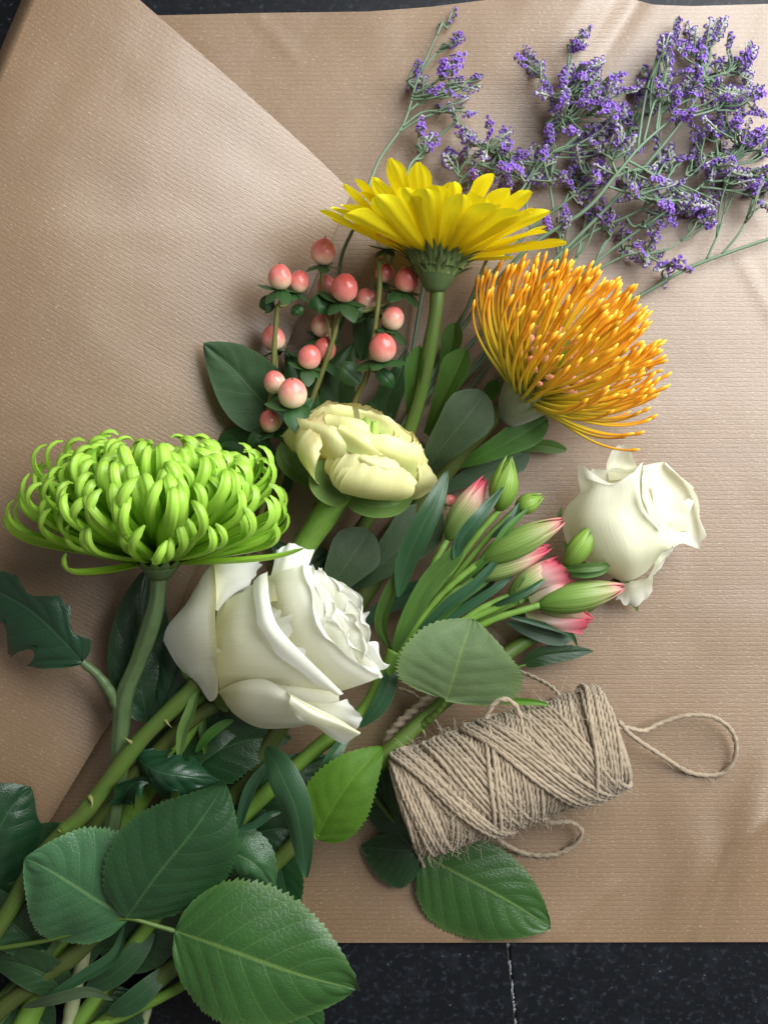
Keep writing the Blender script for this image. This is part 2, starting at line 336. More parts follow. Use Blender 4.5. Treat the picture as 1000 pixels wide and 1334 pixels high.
def paper_mat(name, base, dark, rough=.50):
    m, nt = mat0(name); u, ux, uy = uvs(nt)                      # uv in millimetres, ribs run along u
    w = mth(nt, 'SINE', mth(nt, 'ADD', mth(nt, 'MULTIPLY', uy, 2 * math.pi / 2.15), mth(nt, 'MULTIPLY', noise(nt, scalev(nt, u, (.03, .2, 1)), 1.0, 2), 2.0)))
    brk = noise(nt, scalev(nt, u, (.16, .45, 1)), 1.0, 4, .7)
    rib = mth(nt, 'MULTIPLY', mth(nt, 'POWER', mth(nt, 'MAXIMUM', w, 0.0), 2.5), mth(nt, 'ADD', mth(nt, 'MULTIPLY', brk, 1.3), .1), True)
    fib = noise(nt, scalev(nt, u, (.5, 1.3, 1)), 1.0, 5, .65); mot = noise(nt, scalev(nt, u, (.012, .02, 1)), 1.0, 4)
    fl = ramp(nt, noise(nt, scalev(nt, u, (.55, 1.5, 1)), 1.0, 2), [(.60, 0.0), (.72, 1.0)])
    col = mixc(nt, mth(nt, 'MULTIPLY', rib, .30), base, dark)
    col = mixc(nt, mth(nt, 'MULTIPLY', mth(nt, 'SUBTRACT', fib, .3, True), .7), col, dark)
    col = mixc(nt, mth(nt, 'MULTIPLY', fl, .30), col, (.72, .60, .46))
    col = mixc(nt, mth(nt, 'MULTIPLY', mth(nt, 'SUBTRACT', mot, .4, True), .9), col, (dark[0] * .85, dark[1] * .8, dark[2] * .75))
    crk = noise(nt, scalev(nt, u, (.02, .02, 1)), 1.0, 5, .5, .5)
    h = mth(nt, 'ADD', mth(nt, 'ADD', mth(nt, 'MULTIPLY', rib, -.13), mth(nt, 'MULTIPLY', fib, .5)), mth(nt, 'MULTIPLY', crk, 1.6))
    return finish(m, nt, col, mth(nt, 'ADD', mth(nt, 'MULTIPLY', fib, .14), rough - .07), 1.0, h, .35, .0009, .06, c4((.55, .34, .16)))
M['paper'] = paper_mat('kraft_paper', (.245, .155, .086), (.140, .080, .038), .43)
def stone_mat():
    m, nt = mat0('black_stone'); tc = node(nt, 'TexCoord').outputs['Object']
    a = ramp(nt, noise(nt, tc, 330, 4, .6), [(.54, 0.0), (.70, 1.0)]); b = ramp(nt, noise(nt, tc, 90, 5, .7), [(.5, 0.0), (.8, 1.0)])
    v = ramp(nt, node(nt, 'TexVoronoi', {'Vector': tc, 'Scale': 420.0}).outputs[0], [(.06, 1.0), (.20, 0.0)])
    col = mixc(nt, mth(nt, 'MULTIPLY', a, .6), (.004, .005, .007), (.032, .040, .055))
    col = mixc(nt, mth(nt, 'MULTIPLY', b, .35), col, (.03, .035, .046))
    col = mixc(nt, mth(nt, 'MULTIPLY', mth(nt, 'MULTIPLY', v, a), .6), col, (.25, .27, .32))
    return finish(m, nt, col, .45, .22, noise(nt, tc, 260, 3), .12, .0004)
M['stone'] = stone_mat()
def plain(name, c, rough=.7, nscale=300, amt=.4, **k):
    m, nt = mat0(name); tc = node(nt, 'TexCoord').outputs['Object']; n = noise(nt, tc, nscale, 4)
    return finish(m, nt, mixc(nt, mth(nt, 'MULTIPLY', n, amt), c, (c[0] * .5, c[1] * .5, c[2] * .5)), rough, .3, n, .3, .0005, **k)
M['grout'] = plain('grout', (.22, .22, .225))
def twine_mat(name, a, b):
    m, nt = mat0(name); u, ux, uy = uvs(nt)
    n = noise(nt, scalev(nt, u, (4, 5, 1)), 1.0, 4, .65); n2 = noise(nt, scalev(nt, u, (1.5, .5, 1)), .6, 2)
    col = mixc(nt, n, a, b); col = mixc(nt, mth(nt, 'MULTIPLY', n2, .4), col, (b[0] * .7, b[1] * .68, b[2] * .6))
    return finish(m, nt, col, .8, .2, n, .7, .0006, sheen=.2)
M['twine'] = twine_mat('jute_twine', (.52, .42, .305), (.25, .19, .125))
M['fuzz'] = plain('jute_fuzz', (.60, .50, .37), .8, transl=.3)
m, nt = mat0('water'); p = node(nt, 'BsdfPrincipled', {'Base Color': (1, 1, 1, 1), 'Roughness': .02, 'IOR': 1.33, 'Transmission Weight': 1.0})
nt.links.new(p.outputs[0], node(nt, 'OutputMaterial').inputs[0]); M['water'] = m

# ------------------------------------------------------------------ the worktop: black stone tiles with grout joints
def box(x0, x1, y0, y1, z0, z1, b=0.0006):
    V = [(x0, y0, z0), (x1, y0, z0), (x1, y1, z0), (x0, y1, z0), (x0, y0, z1 - b), (x1, y0, z1 - b), (x1, y1, z1 - b), (x0, y1, z1 - b),
         (x0 + b, y0 + b, z1), (x1 - b, y0 + b, z1), (x1 - b, y1 - b, z1), (x0 + b, y1 - b, z1)]
    F = [(3, 2, 1, 0), (0, 1, 5, 4), (1, 2, 6, 5), (2, 3, 7, 6), (3, 0, 4, 7), (4, 5, 9, 8), (5, 6, 10, 9), (6, 7, 11, 10), (7, 4, 8, 11), (8, 9, 10, 11)]
    return np.array(V), F
V, F = box(-.75, .85, -.75, .75, -.03, -.0025)
worktop = mobj('worktop', V, F, M['grout'], smooth=False); worktop['kind'] = 'structure'
ang = math.radians(5.5); jx, jy = W(666, 1280)[:2]; ts = .30; gap = .0011
V, F = box(-ts / 2 + gap / 2, ts / 2 - gap / 2, -ts / 2 + gap / 2, ts / 2 - gap / 2, -.012, 0)
tile_me = mk_mesh('tile', V, F, M['stone'], smooth=False)
for i in range(-2, 2):
    for j in range(-1, 3):
        c = Vector(((i + .5) * ts + (.045 if j >= 1 else 0), (j + .5) * ts - .11, 0)); R = Matrix.Rotation(ang, 4, 'Z')
        inst('tile', tile_me, worktop, Matrix.Translation(Vector((jx, jy, 0)) + R.to_3x3() @ c + Vector((0, 0, random.uniform(-.0003, 0)))) @ R)
# chipped grout standing proud in the open joint
mb = MB()
for k in range(34):
    t = random.choice([random.uniform(-.02, .0), random.uniform(.004, .02), random.uniform(-.025, .025)]); c = np.array([jx - math.sin(ang) * t, jy + math.cos(ang) * t, .0001])
    a = np.sort(rng.uniform(0, 6.28, 6)); r = rng.uniform(.0003, .0012, 6)
    P = [c + np.array([r[q] * .8 * math.cos(a[q]), r[q] * 1.6 * math.sin(a[q]), 0]) for q in range(6)] + [c + np.array([0, 0, .0005])]
    mb.add(P, [(q, (q + 1) % 6, 6) for q in range(6)])
o = mb.build('grout_crumbs', M['grout'], worktop, False); o['kind'] = 'stuff'

# ------------------------------------------------------------------ kraft paper: one sheet with its left side folded over
def fold_x(y): return 45 - 45 / 105.0 * y
mb = MB()
nu, nv = 190, 170
topx = [-500, 36, 170, 210, 330, 480, 560, 640, 740, 800, 828, 850, 900, 1000, 1120]
topy = [20, 18, 16, 20, 17, 15, 9, -1, -9, -4, 0, 6, 8, 5, 4]
VV = []; UV = []
for j in range(nv):
    v = j / (nv - 1)
    for i in range(nu):
        u = i / (nu - 1)
        yb = 1230 - 3 * u
        y = 20 + (yb - 20) * v; xl = fold_x(y) + 2
        x = xl + (1115 - xl) * u
        yt = np.interp(x, topx, topy); y = yt + (yb - yt) * v
        h = 1.1
        hump = np.exp(-((y - 0) / 95) ** 2)
        wv = np.interp(x, [430, 560, 690, 760, 800, 829, 856, 900, 1000, 1120], [0, 2.2, 6.5, 8, 6.5, 2, 3.2, 3.0, 1.0, 0])
        # the valley runs down-left from the top edge
        xs = x + (y) * .62
        wv2 = np.interp(xs, [430, 560, 690, 760, 800, 829, 856, 900, 1000, 1120], [0, 2.2, 6.5, 8, 6.5, 2, 3.2, 3.0, 1.0, 0])
        h += hump * wv2
        h += .9 * max(0, vnoise(x / 95., y / 120., 3)) + .45 * max(0, vnoise(x / 38., y / 46., 5))
        h += 5.0 * math.exp(-((x - 985) / 60) ** 2 - ((y - 1090) / 130) ** 2) * (.6 + .4 * math.sin(x * .05 + y * .02))
        h += 2.2 * math.exp(-((x - 900 + .5 * (y - 1150)) / 26) ** 2 - ((y - 1140) / 60) ** 2)
        h += 2.5 * math.exp(-((x - 600) / 90) ** 2 - ((y - 1210) / 30) ** 2)
        for (xa, ya, xb, yb_, w_, hh) in ((905, 1228, 955, 1100, 10, 1.0), (955, 1100, 1010, 1060, 12, .8), (640, 1228, 560, 1170, 8, 1.2), (330, 18, 390, 80, 9, .5), (960, 330, 1010, 420, 12, .5), (720, 1228, 800, 1150, 12, .8)):
            lx, ly = xb - xa, yb_ - ya; tt = ((x - xa) * lx + (y - ya) * ly) / (lx * lx + ly * ly); dd_ = abs((x - xa) * ly - (y - ya) * lx) / math.hypot(lx, ly)
            if -.1 < tt < 1.1: h += hh * max(0, 1 - dd_ / w_) * min(1, (tt + .1) * 5, (1.1 - tt) * 5)
        p = W(x, y, h); VV.append(p); UV.append((x * .35, y * .35))
mb.add(VV, [f[::-1] for f in gridfaces(nu, nv)], np.array(UV))
# folded-over flap, then the roll that leads back to the lower sheet
A = (78, -92, 20); C = (458, 249, 6)
right = [A, (180, -2, 15), (300, 103, 10), (400, 193, 8), C, (420, 340, 10), (352, 500, 13), (282, 680, 15), (205, 850, 16), (130, 962, 15), (70, 1062, 14), (-60, 1262, 12)]
rs = [0, .12, .24, .33, .39, .44, .52, .61, .71, .79, .87, 1]
left = [(78, -92, 26), (45, 0, 34), (0, 105, 40), (-150, 455, 36), (-300, 805, 24), (-440, 1130, 18)]
ls = [0, .10, .2, .45, .7, 1]
nu, nv = 70, 110
VV = []; UV = []
nroll = 8
for j in range(nv):
    s = j / (nv - 1)
    if abs(s - .39) < .0046: s = .39
    r = [np.interp(s, rs, [q[k] for q in right]) for k in range(3)]; l = [np.interp(s, ls, [q[k] for q in left]) for k in range(3)]
    for i in range(nu):
        t = i / (nu - 1); x, y = r[0] + (l[0] - r[0]) * t, r[1] + (l[1] - r[1]) * t
        qd = np.clip(((x - 45) * .919 + y * .394) / 478., 0, 1); h = 6 + (40 - 20 * np.clip((y - 300) / 700., 0, 1)) * (1 - qd ** 2) + 6 * math.exp(-(((x - 90) / 90.) ** 2 + ((y - 1000) / 120.) ** 2))
        if i == nu - 1: l[2] = h
        h += (.45 * vnoise(x / 85., y / 100., 8) + .25 * vnoise(x / 30., y / 33., 9)) * min(1, 6 * t)
        VV.append(W(x, y, h)); g = math.radians(36 - 10 * s)
        UV.append(((x * math.cos(g) + y * math.sin(g)) * .35, (-x * math.sin(g) + y * math.cos(g)) * .35))
    for i in range(1, nroll + 1):
        a = math.pi * i / nroll; x = l[0] - 14 * math.sin(a); y = l[1] - 6 * math.sin(a); h = 1.0 + (l[2] - 1.0) * (.5 + .5 * math.cos(a))
        VV.append(W(x, y, h)); UV.append(((x * .7 + y * .7) * .35, (-x * .7 + y * .7) * .35))
mb.add(VV, gridfaces(nu + nroll, nv), np.array(UV))
paper = mb.build('wrapping_paper', M['paper'])
tag(paper, 'ribbed brown kraft paper sheet under the flowers, one side folded over', 'paper')
# ------------------------------------------------------------------ flower building blocks
def head_matrix(pos, axis, spin=0.0):
    q = Vector((0, 0, 1)).rotation_difference(Vector(axis).normalized())
    return Matrix.Translation(Vector(pos)) @ q.to_matrix().to_4x4() @ Matrix.Rotation(spin, 4, 'Z')
def petal_xz(curve, width, mat, name='petal', nu=7, nv=22, cup=.25, groove=0.0, tipnotch=0.0, jag=0.0, seed=0):
    """petal along a curve in the local XZ plane (x out, z up), width(t) half width; returns mesh"""
    C = np.asarray(curve, float); nv = len(C)
    P = np.stack([C[:, 0], np.zeros(nv), C[:, 1]], 1); T = unit(np.gradient(P, axis=0))
    Nn = np.stack([-T[:, 2], np.zeros(nv), T[:, 0]], 1); B = np.array([0, 1., 0])
    t = np.linspace(0, 1, nv); u = np.linspace(-1, 1, nu); U, Tt = np.meshgrid(u, t)
    w = width(t)[:, None]
    z = cup * w * U ** 2 + groove * w * np.cos(U * 3 * np.pi)
    V = P[:, None] + B * (U * w)[..., None] + Nn[:, None] * z[..., None]
    if tipnotch: V = V - T[:, None] * (tipnotch * (Tt ** 8) * (np.abs(U) ** 1.5 + .25 * np.cos(U * 7)))[..., None]
    if jag: V = V + Nn[:, None] * (jag * vnoise(U * 2 + seed, Tt * 5, seed))[..., None]
    uv = np.stack([U * .5 + .5, Tt], -1).reshape(-1, 2)
    return mk_mesh(name, V.reshape(-1, 3), gridfaces(nu, nv), mat, uv)
def turtle(L, a0, curv, n=22, start=(0, 0)):
    """2-D curve of length L: heading a0 (radians from +x), curv(t) radians per unit t"""
    t = np.linspace(0, 1, n); a = a0 + np.concatenate([[0], np.cumsum(curv((t[1:] + t[:-1]) / 2) * np.diff(t))])
    am = (a[1:] + a[:-1]) / 2; d = np.stack([np.cos(am), np.sin(am)], 1) * (L / (n - 1))
    return np.vstack([[start], np.array(start) + np.cumsum(d, axis=0)])
def cup_petal(Mh, parent, mat, th, dth, R, H, z0=0.0, bulge=.75, flare=.15, close=0.0, spiral=.06, ripple=.001, seed=0, dip=.22, nu=22, nv=18, peak=0.0, rfreq=6, name='petal'):
    """petal of a cupped flower round the local Z axis of Mh"""
    u = np.linspace(-1, 1, nu); t = np.linspace(0, 1, nv); U, T = np.meshgrid(u, t)
    r = R * (np.sin(np.clip(T, 0, 1) * np.pi / 2) ** bulge)
    r = r * (1 - close * (np.clip(T - .4, 0, 1) / .6) ** 2) + R * flare * np.clip(T - .7, 0, 1) ** 2 * 10
    r = r * (1 + spiral * U) + ripple * T ** 3 * vnoise(U * rfreq, T * 2, seed)
    z = z0 + H * (T ** 1.15) * (1 - dip * np.abs(U) ** 3) + ripple * .9 * T ** 5 * vnoise(U * rfreq * 1.7 + 4, T * 0, seed + 3) + peak * T ** 4 * np.exp(-(U * 3) ** 2)
    a = th + U * dth * (.55 + .45 * np.sin(np.pi * np.clip(T, 0, 1) ** .7 * .75))
    V = np.stack([r * np.cos(a), r * np.sin(a), z], -1).reshape(-1, 3)
    Mn = np.array(Mh); V = V @ Mn[:3, :3].T + Mn[:3, 3]
    uv = np.stack([U * .5 + .5, T], -1).reshape(-1, 2)
    return mobj(name, V, gridfaces(nu, nv), mat, parent, uv)

# ------------------------------------------------------------------ rose with large open head
z1 = zoomer(200, 680, 3.125)
root = empty('rose', tuple(W(0, 1205, 22)), 'large open creamy white rose lying beside the green chrysanthemum', 'rose')
ROSE = root
Mh = head_matrix(W(272, 862, 33), (.84, .40, .30))
k = 0
for n, R, H, fl, dth in ((5, .0215, .040, .06, .80), (5, .0195, .046, .06, .78), (5, .0170, .0505, .08, .80), (4, .0130, .054, .10, .9), (3, .008, .055, .1, 1.1)):
    for i in range(n):
        k += 1
        cup_petal(Mh, root, M['rose'], i * 2 * math.pi / n + k * .7, dth, R * random.uniform(.96, 1.04), H * random.uniform(.97, 1.03), flare=fl, ripple=.0021, seed=k, bulge=.6,
                  peak=random.uniform(0, .004), rfreq=7, dip=.30, nu=30, nv=22)
pt = lambda rows, nm='petal', rp=.0006, sd=0, wr=.0005, mt='rose', par=None: patch(nm, rows, par or root, M[mt], 34, 34, rp, 9, sd, wr)
pt(z1([[(258, 350, 50), (256, 430, 55), (258, 520, 57), (262, 610, 54), (268, 690, 42)],
       [(330, 300, 57), (325, 400, 64), (330, 500, 67), (370, 600, 63), (430, 650, 50)],
       [(385, 280, 61), (395, 390, 69), (445, 500, 72), (545, 600, 67), (640, 680, 54)],
       [(440, 225, 62), (455, 350, 72), (490, 455, 75), (600, 570, 70), (740, 695, 54)],
       [(470, 200, 65), (476, 320, 75), (505, 425, 78), (625, 555, 72), (768, 700, 55)],
       [(432, 212, 66), (440, 325, 76.5), (478, 445, 79.5), (600, 570, 73), (757, 702, 56.5)],
       [(405, 240, 64.5), (412, 345, 74.5), (448, 462, 77.5), (566, 588, 71.5), (744, 704, 55.5)]]), rp=.0009, sd=3)
pc = pt(z1([[(262, 690, 44), (264, 695, 42), (268, 700, 38), (272, 705, 34)],
       [(350, 650, 54), (350, 700, 52), (340, 760, 44), (330, 785, 30)],
       [(450, 640, 58), (450, 710, 56), (440, 790, 45), (430, 838, 28)],
       [(540, 690, 58), (545, 740, 57), (550, 800, 47), (560, 838, 30)],
       [(620, 735, 56), (640, 775, 55), (640, 810, 47), (640, 826, 34)],
       [(740, 795, 50), (760, 830, 49), (735, 850, 43), (700, 855, 36)],
       [(842, 858, 42), (835, 864, 41), (800, 885, 37), (770, 903, 34)]]), sd=5)
pt(z1([[(540, 690, 58), (640, 752, 56), (745, 800, 50), (843, 857, 42)],
       [(556, 712, 62), (640, 772, 60), (742, 820, 53), (836, 866, 44)],
       [(552, 738, 62), (615, 792, 59), (700, 838, 51), (800, 892, 40)],
       [(560, 765, 59), (596, 802, 56), (672, 842, 48), (772, 905, 37)]]), 'rolled_edge', .0008, 6, par=pc)
pt(z1([[(600, 730, 50), (660, 800, 47), (700, 830, 43)], [(720, 735, 49), (760, 790, 45), (790, 830, 39)], [(782, 722, 47), (846, 795, 41), (822, 850, 36)]]), sd=7)
pa = pt(z1([[(245, 165, 52), (255, 260, 59), (252, 380, 63), (256, 500, 62), (262, 600, 57), (264, 690, 49)],
       [(215, 205, 51), (215, 290, 57), (205, 390, 60), (212, 505, 59), (235, 605, 52), (256, 715, 45)],
       [(185, 245, 48), (160, 320, 52), (130, 410, 53), (140, 515, 51), (180, 615, 45), (240, 728, 40)],
       [(165, 272, 42), (130, 335, 44), (46, 445, 40), (58, 525, 38), (150, 640, 34), (225, 727, 34)]]), sd=9, rp=.0007, wr=.0005)
pt(z1([[(245, 165, 52), (252, 230, 58), (255, 300, 60), (253, 356, 62)],
       [(322, 150, 47), (320, 210, 51), (305, 275, 54), (258, 360, 58)],
       [(430, 148, 42), (436, 185, 43), (385, 255, 48), (262, 364, 55)]]), 'petal_inner_face', .0022, 10, par=pa)
pt(z1([[(440, 330, 60), (520, 320, 64), (590, 330, 63)], [(478, 210, 57), (535, 200, 61), (625, 200, 57)], [(498, 120, 50), (565, 92, 50), (652, 122, 46)]]), sd=11, rp=.0012)
ra = np.array([(612, 176, 63), (650, 310, 69), (700, 450, 68), (790, 560, 61), (908, 642, 47)], float); rb_ = np.array([(735, 188, 46), (812, 272, 49), (856, 362, 48), (872, 455, 46), (940, 604, 41)], float)
for q, (f, sa, sb) in enumerate([(0, 0, 1), (.14, 0, .55), (.26, .42, 1), (.36, 0, .72), (.50, .30, 1), (.62, 0, .60), (.72, .38, .95), (.84, .05, .70), (.93, .45, 1), (1, .08, .88)]):
    full = ra + (rb_ - ra) * f; full[:, 2] -= 5 * math.sin(f * 3.14); fs = spline(full, 41)
    rim = fs[np.linspace(sa * 40, sb * 40, 6).astype(int)]; rim[:, :2] += rng.normal(size=(6, 2)) * 8 * (q > 0); rim[:, 2] += rng.uniform(-1.5, 2.5)
    for e, on in ((0, sa > 0), (-1, sb < 1)):
        if on: rim[e] += np.array([-45, 14, -5])
    basep = rim + np.array([-190, 60, -17]); m1 = rim + np.array([-120, 38, -5]); m2 = rim + np.array([-48, 14, -.5])
    cd = np.array([rng.uniform(-10, 16), rng.uniform(-14, 4), rng.uniform(-1, 3)]); cr = rim + cd
    pt(z1([[tuple(p) for p in r_] for r_ in (basep, m1, m2, rim, cr)]), rp=.0022, sd=60 + q, wr=.0009)
pt(z1([[(300, 560, 42), (450, 590, 46), (600, 625, 48), (760, 680, 46)], [(300, 640, 43), (450, 665, 48), (600, 700, 49), (755, 720, 46)], [(310, 690, 40), (470, 720, 45), (630, 750, 45), (770, 760, 43)], [(330, 740, 34), (480, 770, 37), (640, 800, 37), (780, 800, 37)]]), sd=14)
# calyx, sepals, stem
V, F, uv = tube_geo(spline([np.array(Mh @ Vector((0, 0, z))) for z in (-.012, -.006, 0, .006)], 10), np.interp(np.linspace(0, 1, 10), [0, .4, 1], [.0042, .0075, .010]), 12)
mobj('calyx', V, F, M['stem_light'], root, uv)
leaf([(262, 885, 36), (250, 925, 36), (238, 955, 33), (232, 992, 28)], 12, root, M['sepal'], 'lance', 'sepal', fold=.6, roll=-35, relief=.1, nv=30, nu=9, twist=60)
leaf([(262, 885, 30), (285, 912, 28), (297, 928, 26)], 11, root, M['sepal'], 'lance', 'sepal', fold=.3, roll=30, relief=.1, nv=30, nu=9)
leaf([(258, 880, 38), (240, 840, 44), (236, 800, 44)], 11, root, M['sepal'], 'lance', 'sepal', fold=.3, roll=10, relief=.1, nv=30, nu=9)
stem([(270, 872, 32), (240, 908, 34), (180, 968, 33), (112, 1056, 30), (58, 1112, 28), (0, 1205, 23), (-80, 1310, 16)], (3.5, 4.0), M['stem'], root, wob=.10)
V, F, uv = tube_geo(spline(np.array([[0, 0, -.001], [0, 0, .0015], [.0006, 0, .0034], [.0018, 0, .0050]]), 8), np.linspace(1, .05, 8) ** 1.6 * .0014, 8); THM = mk_mesh('thorn', V, F, M['twig'], uv)
def thorns(root, pts):
    for (x, y, h, ax) in pts: inst('thorn', THM, root, head_matrix(W(x, y, h), ax, random.uniform(0, 6)))
thorns(root, [(172, 968, 35, (-.5, .6, .6)), (118, 1040, 34, (.5, -.5, .6)), (84, 1085, 31, (-.6, .4, .6)), (215, 937, 36, (.5, -.6, .5))])
# compound leaf of this rose at the bottom
RL = dict(shape='broad', name='leaflet', serr=.085, ns=32, nveins=8, nu=21, nv=110)
stem([(-30, 1240, 19), (60, 1225, 26), (130, 1205, 31), (165, 1196, 33), (200, 1205, 31), (228, 1213, 29)], 1.1, M['stem'], root, 'petiole', sides=6)
leaf([(166, 1198, 33), (125, 1172, 37), (80, 1143, 39), (33, 1117, 41)], 90, root, M['rose_leaf_pale'], fold=.04, roll=4, droop=.30, wave=2.6, seed=4, wl=1.02, wr=.95, relief=.6, **RL)
leaf([(166, 1194, 34), (205, 1140, 40), (250, 1085, 42), (294, 1022, 40)], 76, root, M['rose_leaf_shaded'], fold=.10, roll=-16, droop=.25, wave=2.2, seed=6, wl=.92, wr=1.12, relief=.6, **RL)
leaf([(228, 1213, 30), (300, 1238, 36), (385, 1268, 35), (466, 1290, 28)], 91, root, M['rose_leaf'], fold=.10, roll=4, droop=.3, wave=2.6, seed=7, wl=.98, wr=1.02, relief=.8, **RL)

# ------------------------------------------------------------------ rose with smaller head on the bare paper
z2 = zoomer(720, 560, 4.545)
root = empty('rose', tuple(W(130, 1340, 8)), 'smaller half open greenish white rose resting on bare kraft paper', 'rose')
ROSE2 = root
Mh = head_matrix(W(818, 728, 21), (.30, .93, .05))
k = 50
for n, R, H, dth in ((4, .0130, .022, .95), (3, .009, .024, 1.1)):
    for i in range(n):
        k += 1
        cup_petal(Mh, root, M['rose_green'], i * 2 * math.pi / n + k, dth, R, H * random.uniform(.95, 1.04), flare=.10, ripple=.0012, seed=k, bulge=.6, nu=24)
g = 'rose_green'
pt(z2([[(320, 850, 24), (390, 890, 29), (460, 890, 31), (540, 850, 30), (598, 790, 27)],
       [(130, 740, 22), (260, 760, 37), (430, 740, 44), (550, 720, 40), (650, 720, 33)],
       [(58, 600, 20), (190, 580, 39), (370, 560, 47), (530, 570, 44), (700, 680, 34)],
       [(75, 465, 20), (200, 440, 37), (360, 430, 44), (510, 430, 45), (620, 560, 38)],
       [(160, 370, 22), (240, 335, 34), (360, 345, 40), (480, 310, 42), (540, 400, 40)],
       [(150, 290, 22), (215, 290, 32), (345, 325, 39), (455, 275, 41), (522, 280, 40)],
       [(152, 198, 24), (228, 248, 30), (340, 315, 37), (452, 268, 40), (528, 192, 38)]]), sd=21, rp=.0006, wr=.0004, mt=g)
pt(z2([[(520, 215, 36), (540, 340, 38), (590, 490, 36), (655, 610, 33), (712, 695, 30)],
       [(590, 200, 31), (640, 320, 27), (680, 440, 25), (735, 560, 25), (768, 670, 27)],
       [(655, 192, 29), (745, 290, 23), (795, 400, 21), (830, 540, 21), (825, 690, 22)],
       [(660, 205, 31), (826, 325, 27), (838, 395, 26), (912, 598, 25), (862, 708, 18)]]), sd=22, rp=.0021, wr=.0004, mt=g)
pt(z2([[(640, 600, 30), (720, 600, 27), (800, 600, 24)], [(600, 470, 33), (690, 490, 29.5), (800, 505, 26.5)], [(575, 330, 37), (690, 385, 31.5), (835, 415, 29.5)]]), sd=26, rp=.0015, mt=g)
pt(z2([[(330, 300, 27), (420, 290, 29), (510, 260, 31)], [(316, 205, 28), (400, 190, 28), (490, 200, 30)], [(352, 110, 32), (442, 96, 33), (470, 146, 32)]]), sd=23, rp=.0014, mt=g)
pt(z2([[(225, 360, 22), (350, 370, 24), (480, 330, 26)], [(215, 290, 25), (350, 290, 26), (490, 270, 29)], [(228, 238, 27), (350, 233, 29), (505, 222, 32)]]), sd=24, mt=g)
pt(z2([[(420, 900, 20), (500, 890, 20), (590, 850, 19)], [(395, 955, 16), (480, 960, 16), (588, 915, 15)], [(372, 1000, 13), (480, 1050, 10), (585, 955, 12)]]), sd=25, rp=.0013, mt=g)
pt(z2([[(590, 760, 26), (600, 800, 25), (560, 880, 22)], [(650, 725, 25), (640, 780, 23), (600, 860, 20)], [(716, 695, 23), (680, 760, 20), (610, 850, 17)]]), sd=27, rp=.0006, mt=g)
pt(z2([[(524, 205, 40), (512, 340, 45), (540, 470, 46), (640, 590, 40)], [(545, 230, 42), (545, 350, 48), (585, 480, 48), (650, 590, 42)], [(535, 250, 44), (522, 370, 50), (560, 480, 50), (635, 580, 43)]]), 'rolled_edge', .0009, 28, mt=g)
leaf([(735, 690, 12), (728, 675, 14), (731, 660, 15)], 5, root, M['sepal'], 'lance', 'sepal', nv=24, nu=7, relief=0)
leaf([(812, 780, 12), (826, 788, 9), (830, 797, 7)], 5, root, M['sepal'], 'lance', 'sepal', nv=24, nu=7, relief=0)
leaf([(775, 745, 15), (750, 730, 16), (732, 705, 13)], 9, root, M['sepal'], 'lance', 'sepal', nv=24, nu=7, relief=0)
V, F, uv = tube_geo(spline([np.array(Mh @ Vector((0, 0, z))) for z in (-.010, -.005, 0, .006)], 10), np.interp(np.linspace(0, 1, 10), [0, .4, 1], [.0035, .0065, .011]), 12)
mobj('calyx', V, F, M['stem_light'], root, uv)
stem([(808, 758, 17), (760, 790, 12), (680, 838, 10), (585, 908, 17), (500, 987, 20), (375, 1108, 17), (240, 1248, 15), (130, 1340, 9), (40, 1440, 6)], (3.1, 3.9), M['stem'], root, wob=.12)
thorns(root, [(548, 950, 20, (.6, -.5, .5)), (415, 1066, 19, (-.5, .6, .5)), (345, 1143, 18, (.6, -.5, .5))])
stem([(545, 948, 19), (565, 932, 25), (582, 912, 31)], (2.2, 1.1), M['stem'], root, 'petiole', sides=7)
leaf([(582, 912, 31), (592, 880, 36), (602, 845, 38), (616, 806, 36)], 86, root, M['rose_leaf_under'], fold=.05, roll=-6, droop=-.15, wave=1.0, seed=14, wl=.92, wr=.98, relief=.5, shape='broad', name='leaflet', serr=.10, ns=24, nveins=6, nu=21, nv=100)
leaf([(584, 914, 30), (640, 913, 34), (690, 914, 36), (716, 918, 36)], 7, root, M['rose_leaf_backlit'], 'lance', 'stipule', fold=.5, relief=.05, nu=7, nv=40)
leaf([(682, 866, 9), (705, 855, 11), (740, 850, 11), (773, 848, 10)], 13, root, M['rose_leaf_shaded'], 'ovate', 'leaflet', serr=.1, ns=12, relief=.2, nv=50)
stem([(600, 895, 10), (640, 880, 9), (684, 866, 9)], .7, M['stem'], root, 'petiole', sides=6)
stem([(440, 1046, 19), (428, 1068, 24), (414, 1090, 27)], (1.6, .9), M['stem'], root, 'petiole', sides=7)
leaf([(412, 1093, 27), (430, 1058, 32), (458, 1016, 34), (499, 972, 30)], 44, root, M['rose_leaf_backlit'], fold=.05, roll=8, droop=.1, wave=.8, seed=15, relief=.4, shape='broad', name='leaflet', serr=.10, ns=22, nveins=6, nu=19, nv=90)
stem([(470, 1015, 15), (505, 1060, 8), (548, 1112, 5)], (1.5, .9), M['stem'], root, 'petiole', sides=7)
leaf([(548, 1112, 5), (600, 1140, 8), (660, 1172, 8), (717, 1208, 5)], 77, root, M['rose_leaf'], fold=.03, roll=0, droop=.15, wave=1.8, seed=16, wl=.75, wr=1.05, relief=.7, **RL)
leaf([(556, 1108, 6), (530, 1108, 9), (500, 1106, 8), (470, 1102, 4)], 50, root, M['rose_leaf_shaded'], fold=.03, roll=0, droop=.15, wave=1.0, seed=17, wl=1.1, wr=.5, relief=.6, **RL)
leaf([(560, 1100, 9), (520, 1060, 8), (490, 1020, 5), (480, 990, 4)], 38, root, M['rose_leaf_shaded'], fold=.05, roll=0, droop=.15, wave=1.0, seed=18, relief=.6, **RL)

